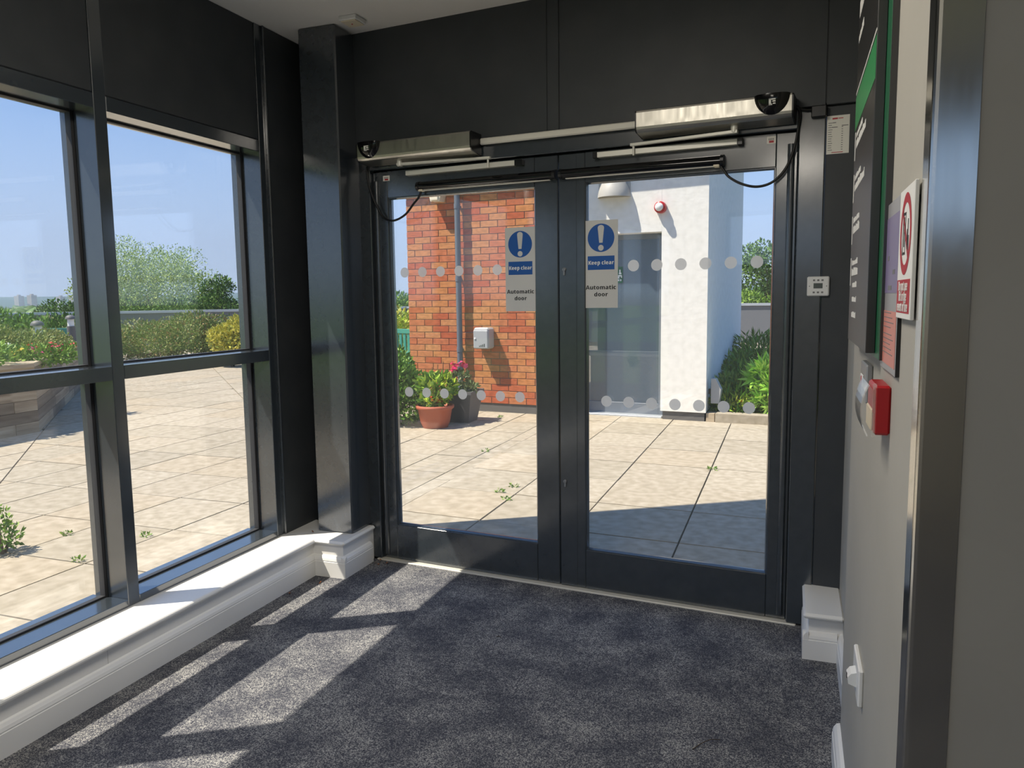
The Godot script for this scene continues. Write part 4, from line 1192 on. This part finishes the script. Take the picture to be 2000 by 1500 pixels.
# ================================================================ things on the door wall
func build_door_gear() -> void:
	frame = door_frame_axes
	var specs := [
		{"a": -2.412, "b": -1.758, "dome": -2.335, "spindle": -2.19, "pin": -1.722, "tr0": -2.2, "tr1": -1.589, "cap0": 0.0, "cap1": 0.04, "side": "left", "bar0": -2.135, "bar1": -1.381},
		{"a": -0.968, "b": -0.333, "dome": -0.413, "spindle": -0.565, "pin": -1.004, "tr0": -1.178, "tr1": -0.563, "cap0": 0.02, "cap1": 0.022, "side": "right", "bar0": -1.363, "bar1": -0.617}]
	for q in specs:
		var a: float = q.a
		var b: float = q.b
		var t := thing("door_operator", "brushed steel automatic door operator box over the %s leaf" % q.side, "door operator", Vector3((a + b) / 2, 2.1, 0.04), "automatic door operators")
		# housing: flat front, generous lower radius, sloping underside (profile in o, y)
		var prof := PackedVector2Array([Vector2(0.041, 2.1), Vector2(0.041, 2.2), Vector2(0.142, 2.2), Vector2(0.148, 2.197), Vector2(0.15, 2.19), Vector2(0.15, 2.132), Vector2(0.1475, 2.122), Vector2(0.141, 2.1145), Vector2(0.131, 2.11)])
		part("housing", extrude(S(), prof, Vector3(a + 0.006, 0, 0), Vector3.BACK, Vector3.UP, Vector3(b - a - 0.012, 0, 0)), M.steel, t)
		for x in [a, b - 0.006]:
			part("end_cap", extrude(S(), prof, Vector3(x, 0, 0), Vector3.BACK, Vector3.UP, Vector3(0.006, 0, 0)), M.black_plastic, t)
		# sensor dome hanging from the top edge of the front
		var dm := S()
		var dx: float = q.dome
		dm.set_smooth_group(1)
		var at := func(i: int, j: int) -> Vector3:
			var th := PI * j / 16.0
			var rr := float(i) / 7.0
			var hgt := sqrt(maxf(0.0, 1.0 - rr * rr)) * 0.03
			return Vector3(dx - cos(th) * 0.068 * rr, 2.2 - sin(th) * 0.078 * rr, 0.149 + hgt)
		for i in 7:
			for j in 16:
				quad(dm, at.call(i, j), at.call(i + 1, j), at.call(i + 1, j + 1), at.call(i, j + 1), Vector3(0, 0, 1))
		dm.set_smooth_group(-1)
		for i in 7:
			quad(dm, at.call(i, 0), at.call(i + 1, 0), at.call(i + 1, 0) * Vector3(1, 1, 0) + Vector3(0, 0, 0.149), at.call(i, 0) * Vector3(1, 1, 0) + Vector3(0, 0, 0.149), Vector3.UP)
			quad(dm, at.call(i, 16), at.call(i + 1, 16), at.call(i + 1, 16) * Vector3(1, 1, 0) + Vector3(0, 0, 0.149), at.call(i, 16) * Vector3(1, 1, 0) + Vector3(0, 0, 0.149), Vector3.UP)
		var dome := part("sensor_dome", dm, M.black_gloss, t)
		var lg := S()
		var lx := dx + 0.004
		for r4 in [[-0.0125, -0.004, -0.024, -0.0], [-0.0125, 0.0125, 0.0, -0.0045], [-0.0125, 0.0, -0.0195, -0.024], [0.001, 0.0125, -0.0075, -0.0125], [0.003, 0.0125, -0.0165, -0.0205]]:
			box(lg, Vector3(lx + r4[0], 2.178 + minf(r4[2], r4[3]), 0.172), Vector3(lx + r4[1], 2.178 + maxf(r4[2], r4[3]), 0.1805), 0.0)
		part("emblem", lg, M.sign_white, dome)
		# spindle, arm and slider pin
		var sp: float = q.spindle
		part("spindle", lathe(S(), [Vector2(0.012, 0.0), Vector2(0.014, 0.004), Vector2(0.014, 0.038)], Vector3(sp, 2.078, 0.095), Vector3.UP, 16), M.aluminium, t)
		var arm := S()
		var ay := 2.077 if q.side == "right" else 2.083
		var e1 := Vector3(sp, ay, 0.095)
		var e2 := Vector3(q.pin, ay - 0.002, 0.045)
		var dir := (e2 - e1).normalized()
		var nrm := dir.cross(Vector3.UP).normalized() * 0.011
		extrude(arm, PackedVector2Array([Vector2(-1, 0), Vector2(1, 0), Vector2(1, 0.011), Vector2(-1, 0.011)]), e1 - dir * 0.014, nrm, Vector3.UP, (e2 - e1) + dir * 0.026)
		part("arm", arm, M.aluminium, t)
		part("slider_pin", lathe(S(), [Vector2(0.005, -0.04), Vector2(0.005, 0.004)], e2, Vector3.UP, 12), M.aluminium, t)
		# slide rail fixed to the leaf
		var rl := thing("slide_rail", "pale aluminium slide rail screwed to the top of the %s leaf" % q.side, "rail", Vector3((q.tr0 + q.tr1) / 2, 2.042, 0.0), "door slide rails")
		part("rail", bx(q.tr0, q.tr1, 2.043, 2.067, 0.0, 0.032, 0.0015), M.aluminium, rl)
		if q.cap0 > 0.0: part("end_cap", bx(q.tr0 - q.cap0, q.tr0, 2.041, 2.069, 0.0, 0.034, 0.002), M.black_plastic, rl)
		part("end_cap", bx(q.tr1, q.tr1 + q.cap1, 2.041, 2.069, 0.0, 0.034, 0.002), M.black_plastic, rl)
		# presence sensor bar
		var sb := thing("sensor_bar", "long black safety sensor bar across the top of the %s leaf" % q.side, "sensor", Vector3((q.bar0 + q.bar1) / 2, 1.96, 0.0), "black safety sensor bars")
		var bp := PackedVector2Array([Vector2(0.0, 1.968), Vector2(0.0, 2.006), Vector2(0.02, 2.007), Vector2(0.034, 2.002), Vector2(0.043, 1.992), Vector2(0.045, 1.981), Vector2(0.041, 1.971), Vector2(0.03, 1.9645), Vector2(0.012, 1.964)])
		part("body", extrude(S(), bp, Vector3(q.bar0 + 0.012, 0, 0), Vector3.BACK, Vector3.UP, Vector3(q.bar1 - q.bar0 - 0.024, 0, 0), true), M.black_gloss, sb)
		for x in [q.bar0, q.bar1 - 0.014]:
			var cp := PackedVector2Array()
			for v in bp: cp.append(Vector2(v.x * 1.06, 1.985 + (v.y - 1.985) * 1.08))
			part("end_cap", extrude(S(), cp, Vector3(x, 0, 0), Vector3.BACK, Vector3.UP, Vector3(0.014, 0, 0)), M.black_plastic, sb)
		part("window_strip", bx(q.bar0 + 0.03, q.bar1 - 0.03, 1.9608, 1.9655, 0.008, 0.028, 0.001), M.conduit, sb)
		var gx: float = q.bar0 + 0.022 if q.side == "left" else q.bar1 - 0.03
		part("collar", bx(gx - 0.013, gx + 0.013, 1.958, 1.972, 0.006, 0.036, 0.003), M.plastic_cream, sb)
		var pts: Array
		if q.side == "left":
			pts = [[-2.113, 1.966, 0.02], [-2.128, 1.93, 0.026], [-2.156, 1.90, 0.03], [-2.21, 1.848, 0.03], [-2.283, 1.823, 0.026], [-2.346, 1.842, 0.02], [-2.382, 1.897, 0.024], [-2.404, 1.955, 0.036], [-2.425, 2.03, 0.038], [-2.43, 2.105, 0.038]]
		else:
			pts = [[-0.634, 1.966, 0.02], [-0.618, 1.945, 0.026], [-0.593, 1.912, 0.03], [-0.54, 1.88, 0.03], [-0.478, 1.865, 0.03], [-0.418, 1.88, 0.03], [-0.369, 1.929, 0.03], [-0.337, 2.008, 0.034], [-0.322, 2.09, 0.042], [-0.318, 2.14, 0.048], [-0.3285, 2.165, 0.055]]
		var cv := pts.map(func(v): return Vector3(v[0], v[1], v[2]))
		part("cable", tube(S(), curve(cv, 6), 0.0056, -1.0, 8), M.cable_black, sb)
	# white conduit between the two boxes
	org = Vector3(-1.38, 2.148, 0.055)
	single("conduit", bx(-1.757, -0.969, 2.148, 2.178, 0.043, 0.062, 0.005), M.conduit, "white trunking joining the two door operator boxes", "conduit")
	# junction box right of the doors, with its lead
	var jb := thing("junction_box", "small black junction box right of the door operator", "junction box", Vector3(-0.247, 2.115, 0.026))
	part("body", bx(-0.275, -0.219, 2.116, 2.16, 0.026, 0.056, 0.003), M.black_plastic, jb)
	part("lead", tube(S(), curve([Vector3(-0.333, 2.165, 0.06), Vector3(-0.315, 2.155, 0.05), Vector3(-0.295, 2.15, 0.045), Vector3(-0.274, 2.148, 0.042)], 5), 0.004), M.cable_black, jb)
	# notices on the glass
	for q in [[-1.662, -1.502, 1.354, 1.757, "left"], [-1.2535, -1.0905, 1.368, 1.769, "right"]]:
		keep_clear_sign(q[0], q[1], q[2], q[3], q[4])
	# small asset stickers on the top rails
	for q in [[-2.358, -2.317, 2.030, 2.057, "left"], [-0.449, -0.413, 2.039, 2.069, "right"]]:
		var t := thing("asset_sticker", "tiny white and red asset sticker on the %s leaf top rail" % q[4], "sticker", Vector3(q[0], q[2], 0.0), "asset stickers on the leaves")
		part("label", bx(q[0], q[1], q[2], q[3], 0.0002, 0.0008, 0.0), M.paper, t)
		var h: float = q[3] - q[2]
		var wd: float = q[1] - q[0]
		part("red_band", bx(q[0] + wd * 0.25, q[1] - wd * 0.22, q[2] + h * 0.12, q[2] + h * 0.42, 0.0009, 0.0012, 0.0), M.ink_red, t)
		var ink := S()
		for k in 4: box(ink, Vector3(q[0] + wd * (0.2 + 0.16 * k), q[2] + h * 0.48, 0.0009), Vector3(q[0] + wd * (0.29 + 0.16 * k), q[2] + h * 0.72, 0.0012), 0.0)
		part("print", ink, M.ink_grey, t)

func keep_clear_sign(x0: float, x1: float, y0: float, y1: float, side: String) -> void:
	var z := -0.0078
	var t := thing("keep_clear_sign", "silver keep clear automatic door notice on the %s leaf" % side, "sign", Vector3((x0 + x1) / 2, y0, z), "keep clear notices on the doors")
	part("plate", bx(x0, x1, y0, y1, z, z + 0.001, 0.0), M.sign_silver, t)
	var w := x1 - x0
	var h := y1 - y0
	var c := Vector3((x0 + x1) / 2, y1 - h * 0.2, z + 0.0013)
	part("blue_disc", disc(S(), c, Vector3.RIGHT, Vector3.UP, w * 0.395, 48), M.sign_blue, t)
	var ex := PackedVector2Array()
	var r := w * 0.094
	for k in 9:
		var a := PI * k / 8.0
		ex.append(Vector2(cos(a) * r, h * 0.115 + sin(a) * r * 0.8))
	ex.append(Vector2(-w * 0.05, -h * 0.056))
	ex.append(Vector2(w * 0.05, -h * 0.056))
	part("exclamation_bar", extrude(S(), ex, c + Vector3(0, 0, 0.0003), Vector3.RIGHT, Vector3.UP, Vector3(0, 0, 0.0005)), M.sign_silver, t)
	part("exclamation_dot", disc(S(), c + Vector3(0, -h * 0.113, 0.0006), Vector3.RIGHT, Vector3.UP, w * 0.082, 28), M.sign_silver, t)
	part("blue_panel", bx(x0 + w * 0.105, x1 - w * 0.1, y1 - h * 0.562, y1 - h * 0.405, z + 0.001, z + 0.0015, 0.0), M.sign_blue, t)
	lettering(t, "Keep clear", 0.0175, M.sign_white, Basis(), Vector3(c.x, y1 - h * 0.482, z + 0.002), true, w * 0.75)
	lettering(t, "Automatic", 0.0185, M.ink_black, Basis(), Vector3(c.x, y1 - h * 0.765, z + 0.0015), true, w * 0.9)
	lettering(t, "door", 0.0185, M.ink_black, Basis(), Vector3(c.x, y1 - h * 0.845, z + 0.0015), true, w * 0.4)

# ================================================================ things on the walls and ceiling
func build_wall_things() -> void:
	frame = door_frame_axes
	# heating controller
	var t := thing("wall_controller", "white wall controller with small grey display by the door", "controller", Vector3(-0.2315, 1.45, 0.026))
	part("plate", bx(-0.2735, -0.1895, 1.411, 1.490, 0.02, 0.036, 0.004), M.plastic_white, t)
	part("display", bx(-0.2485, -0.214, 1.442, 1.463, 0.0355, 0.0366, 0.0), M.lcd, t)
	for p in [[-0.247, 1.475], [-0.231, 1.475], [-0.215, 1.475], [-0.247, 1.426], [-0.231, 1.426], [-0.215, 1.426]]:
		part("button", bx(p[0] - 0.004, p[0] + 0.004, p[1] - 0.0035, p[1] + 0.0035, 0.036, 0.0372, 0.0008), M.ink_grey, t)
	for x in [-0.264, -0.199]:
		part("screw", lathe(S(), [Vector2(0, 0.001), Vector2(0.0018, 0.001), Vector2(0.0018, 0)], Vector3(x, 1.451, 0.036), Vector3.BACK, 10), M.ink_black, t)
	# service record card
	var sc := thing("service_card", "white service record card with ruled rows beside the door", "card", Vector3(-0.176, 1.973, 0.021))
	part("card", bx(-0.2175, -0.1345, 1.973, 2.121, 0.0205, 0.0213, 0.0), M.paper, sc)
	var red := S()
	box(red, Vector3(-0.198, 2.1065, 0.0213), Vector3(-0.178, 2.1125, 0.0216), 0.0)
	box(red, Vector3(-0.176, 2.108, 0.0213), Vector3(-0.158, 2.111, 0.0216), 0.0)
	box(red, Vector3(-0.198, 1.9775, 0.0213), Vector3(-0.156, 1.980, 0.0216), 0.0)
	part("red_print", red, M.ink_red, sc)
	var blk := S()
	for k in 13:
		var y := 2.092 - 0.0087 * k
		box(blk, Vector3(-0.2125, y, 0.0213), Vector3(-0.1995 + 0.003 * (k % 3 == 0 as int), y + 0.0022, 0.0216), 0.0)
		if k > 1: box(blk, Vector3(-0.1635, y, 0.0213), Vector3(-0.158, y + 0.0026, 0.0216), 0.0)
	for p in [[-0.196, 2.092, -0.184], [-0.199, 2.0745, -0.178], [-0.163, 2.079, -0.139]]:
		box(blk, Vector3(p[0], p[1], 0.0213), Vector3(p[2], p[1] + 0.003, 0.0216), 0.0)
	part("print", blk, M.ink_grey, sc)
	# ---------------- right wall: its face looks along -x
	frame = Transform3D()
	var X := 0.167
	var out := Vector3.LEFT
	var facing := Basis(Vector3(0, 0, 1), Vector3.UP, Vector3.LEFT)
	var dg := thing("directory_sign", "tall black floor directory board with green backing on right wall", "sign", Vector3(X, 1.294, -1.95))
	part("backing", bx(X - 0.012, X, 1.292, 2.62, -2.20, -1.62, 0.001), M.sign_green, dg)
	part("backing_edge", bx(X - 0.0115, X, 1.2925, 2.62, -1.6195, -1.612, 0.0), M.sign_black, dg)
	var brd := part("board", bx(X - 0.03, X - 0.0125, 1.301, 2.6, -2.22, -1.69, 0.001), M.sign_black, dg)
	part("green_band", bx(X - 0.0308, X - 0.03, 1.832, 1.913, -2.218, -1.693, 0.0), M.sign_green_light, brd)
	part("white_rule", bx(X - 0.0308, X - 0.03, 1.9205, 1.9255, -2.218, -1.693, 0.0), M.sign_white, brd)
	var tx := S()
	var gr := RandomNumberGenerator.new()
	gr.seed = 4
	var greek := func(y: float, hgt: float, z0: float, z1: float) -> void:
		var z := z0
		while z < z1:
			var l := gr.randf_range(0.012, 0.03)
			box(tx, Vector3(X - 0.0307, y, z), Vector3(X - 0.03, y + hgt * gr.randf_range(0.7, 1.0), minf(z + l, z1)), 0.0)
			z += l + 0.008
	for k in 4:
		var y := 1.775 - 0.105 * k
		box(tx, Vector3(X - 0.0307, y - 0.02, -2.205), Vector3(X - 0.03, y + 0.05, -2.192), 0.0)
		greek.call(y + 0.03, 0.014, -2.16, -1.98)
		greek.call(y + 0.004, 0.02, -2.16, -1.88 if k < 2 else -1.97)
	for y in [1.435, 1.40, 1.362]: greek.call(y, 0.014, -2.12, -1.99)
	greek.call(2.10, 0.05, -2.19, -2.05)
	greek.call(2.04, 0.02, -2.19, -2.05)
	part("print", tx, M.sign_white, brd)
	# A4 notice
	var po := thing("safety_poster", "violet and salmon coloured notice in a grey plastic holder", "poster", Vector3(X, 1.28, -1.53))
	part("holder", bx(X - 0.006, X, 1.28, 1.582, -1.648, -1.412, 0.001), M.poster_grey, po)
	part("violet_field", bx(X - 0.0066, X - 0.006, 1.42, 1.555, -1.64, -1.428, 0.0), M.poster_violet, po)
	part("salmon_field", bx(X - 0.0066, X - 0.006, 1.292, 1.388, -1.64, -1.428, 0.0), M.poster_salmon, po)
	part("holder_edge", bx(X - 0.0064, X - 0.0002, 1.281, 1.581, -1.4118, -1.409, 0.0), M.ink_black, po)
	var pt := S()
	for k in 9: box(pt, Vector3(X - 0.007, 1.312 + 0.0085 * k - (0.0 if k < 5 else -0.004), -1.62), Vector3(X - 0.0066, 1.3135 + 0.0085 * k - (0.0 if k < 5 else -0.004), -1.46 - 0.02 * (k % 3)), 0.0)
	for p in [[1.478, -1.58, -1.56], [1.452, -1.5, -1.47], [1.425, -1.56, -1.51]]: box(pt, Vector3(X - 0.007, p[0], p[1]), Vector3(X - 0.0066, p[0] + 0.008, p[2]), 0.0)
	part("print", pt, M.ink_grey, po)
	# prohibition sign
	var ns := thing("fire_lift_sign", "white sign with red prohibition ring above red text panel", "sign", Vector3(X, 1.38, -1.325))
	part("plate", bx(X - 0.0095, X - 0.0035, 1.38, 1.580, -1.405, -1.247, 0.001), M.sign_white, ns)
	part("spacer", bx(X - 0.0035, X, 1.40, 1.56, -1.39, -1.262, 0.0), M.ink_black, ns)
	var rc := Vector3(X - 0.0099, 1.509, -1.326)
	part("red_ring", ring(S(), rc, Vector3.BACK, Vector3.UP, 0.047, 0.062, 40), M.ink_red, ns)
	var sl := S()
	var dd := Vector3(0, 0.7071, -0.7071)
	var dn := Vector3(0, 0.7071, 0.7071) * 0.0055
	quad(sl, rc - dd * 0.05 - dn, rc + dd * 0.05 - dn, rc + dd * 0.05 + dn, rc - dd * 0.05 + dn, out)
	part("red_bar", sl, M.ink_red, ns)
	var pic := S()
	for p in [[1.478, 1.482, -1.357, -1.327], [1.478, 1.54, -1.357, -1.353], [1.478, 1.54, -1.331, -1.327], [1.538, 1.542, -1.357, -1.327], [1.49, 1.525, -1.346, -1.338], [1.526, 1.535, -1.345, -1.339], [1.485, 1.515, -1.31, -1.302], [1.49, 1.53, -1.304, -1.298], [1.483, 1.505, -1.298, -1.291]]:
		box(pic, Vector3(X - 0.0099, p[0], p[2]), Vector3(X - 0.0095, p[1], p[3]), 0.0)
	part("pictogram", pic, M.ink_black, ns)
	part("text_panel", bx(X - 0.0099, X - 0.0095, 1.389, 1.440, -1.40, -1.256, 0.0), M.ink_red, ns)
	for k in 3:
		lettering(ns, ["Do not use", "lift in the", "event of fire"][k], 0.0145, M.sign_white, facing, Vector3(X - 0.0104, 1.43 - 0.0158 * k, -1.328), true, [0.1, 0.085, 0.115][k])
	# grey plate with a slot
	var kp := thing("key_switch_plate", "grey metal switch plate with a small red key slot", "switch plate", Vector3(X, 1.18, -1.9))
	part("plate", bx(X - 0.014, X, 1.179, 1.264, -1.985, -1.84, 0.003), M.grey_metal, kp)
	part("slot_frame", bx(X - 0.017, X - 0.0139, 1.198, 1.236, -1.955, -1.9, 0.001), M.plastic_white, kp)
	part("slot", bx(X - 0.0178, X - 0.0169, 1.206, 1.232, -1.935, -1.921, 0.0), M.ink_red, kp)
	# red call point with clear cover
	var cpnt := thing("fire_call_point", "red fire alarm call point under a clear plastic cover", "call point", Vector3(X, 1.165, -1.56))
	part("base", bx(X - 0.027, X, 1.167, 1.256, -1.625, -1.503, 0.004), M.alarm_red, cpnt)
	part("face", bx(X - 0.0285, X - 0.0265, 1.205, 1.248, -1.615, -1.515, 0.001), M.alarm_red, cpnt)
	part("element", bx(X - 0.031, X - 0.0265, 1.172, 1.212, -1.61, -1.52, 0.002), M.plastic_cream, cpnt)
	var cov := PackedVector2Array()
	for k in 9:
		var a := -1.0 + 2.0 * k / 8.0
		cov.append(Vector2(-0.028 - 0.022 * (1.0 - a * a * 0.55), 1.2115 + a * 0.0475))
	for k in 9:
		var a := 1.0 - 2.0 * k / 8.0
		cov.append(Vector2(-0.026 - 0.022 * (1.0 - a * a * 0.55), 1.2115 + a * 0.0455))
	part("clear_cover", extrude(S(), cov, Vector3(X, 0, -1.628), Vector3.RIGHT, Vector3.UP, Vector3(0, 0, 0.127)), M.clear_cover, cpnt)
	part("cover_hoop", bx(X - 0.03, X - 0.024, 1.163, 1.26, -1.5055, -1.5035, 0.0008), M.clear_cover, cpnt)
	# socket outlet low on the wall
	var so := thing("wall_socket", "white flush plate with an outlet boss low on the wall", "socket", Vector3(X, 0.5, -1.84))
	part("plate", bx(X - 0.011, X, 0.505, 0.591, -1.93, -1.785, 0.003), M.plastic_white, so)
	part("boss", extrude(S(), PackedVector2Array([Vector2(0, 0), Vector2(-0.017, 0.006), Vector2(-0.019, 0.02), Vector2(-0.012, 0.03), Vector2(0, 0.034)]), Vector3(X - 0.0105, 0.528, -1.875), Vector3.RIGHT, Vector3.UP, Vector3(0, 0, 0.04)), M.plastic_white, so)
	part("cable_hole", bx(X - 0.0302, X - 0.0285, 0.54, 0.549, -1.862, -1.85, 0.0), M.ink_black, so)
	# ceiling detector
	var cd := thing("ceiling_detector", "square white ceiling detector with a tiny red light", "detector", Vector3(-2.037, CEIL, -3.41))
	part("body", bx(-2.085, -1.99, CEIL - 0.022, CEIL, -3.458, -3.36, 0.003), M.plastic_white, cd)
	part("cover", bx(-2.078, -1.997, CEIL - 0.027, CEIL - 0.0215, -3.451, -3.367, 0.002), M.plastic_cream, cd)
	part("indicator", lathe(S(), [Vector2(0.0, -0.003), Vector2(0.004, -0.002), Vector2(0.004, 0.0)], Vector3(-2.04, CEIL - 0.027, -3.41), Vector3.UP, 12), M.alarm_red, cd)

func build_small_things() -> void:
	frame = Transform3D()
	org = Vector3(-0.225, 0.002, -2.38)
	single("dead_stalk", tube(S(), curve([Vector3(-0.262, 0.003, -2.335), Vector3(-0.24, 0.006, -2.37), Vector3(-0.215, 0.007, -2.40), Vector3(-0.185, 0.004, -2.415)], 4), 0.0016, 0.001, 6), M.twig, "thin dry stalk lying on the carpet at right", "stalk")
	org = Vector3(-1.13, 0.002, -2.9)
	single("dead_stalk", tube(S(), curve([Vector3(-1.14, 0.003, -2.9), Vector3(-1.128, 0.005, -2.903), Vector3(-1.118, 0.003, -2.896)], 4), 0.0016, 0.001, 6), M.twig, "tiny dark crumb of stalk in mid carpet", "stalk")
	# dry leaf litter blown into the corner by the hinge
	var spots := [Vector3(-2.09, 0.004, -3.55), Vector3(-2.06, 0.004, -3.53), Vector3(-2.075, 0.012, -3.57), Vector3(-2.03, 0.004, -3.56), Vector3(-2.375, 0.195, -3.40), Vector3(-2.21, 0.004, -3.2), Vector3(-2.27, 0.004, -3.03)]
	var where := ["at the hinge corner by the column foot", "just right of the column foot", "topmost of the litter by the hinge", "beside the threshold end", "on the ledge at the column", "on the carpet before the column foot", "on the carpet along the skirting"]
	for i in spots.size():
		org = spots[i]
		var st := S()
		for k in 3:
			var a := rng.randf() * TAU
			var d := Vector3(cos(a), 0.25 * k, sin(a)) * 0.011
			var s := Vector3(-sin(a), 0.3, cos(a)) * 0.005
			tri(st, spots[i], spots[i] + d * 0.5 + s, spots[i] + d, Vector3.UP)
			tri(st, spots[i], spots[i] + d * 0.5 - s, spots[i] + d, Vector3.UP)
		single("dead_leaf", st, M.dead_leaf, "shrivelled brown leaf scrap %s" % where[i], "leaf", "dry leaf scraps")
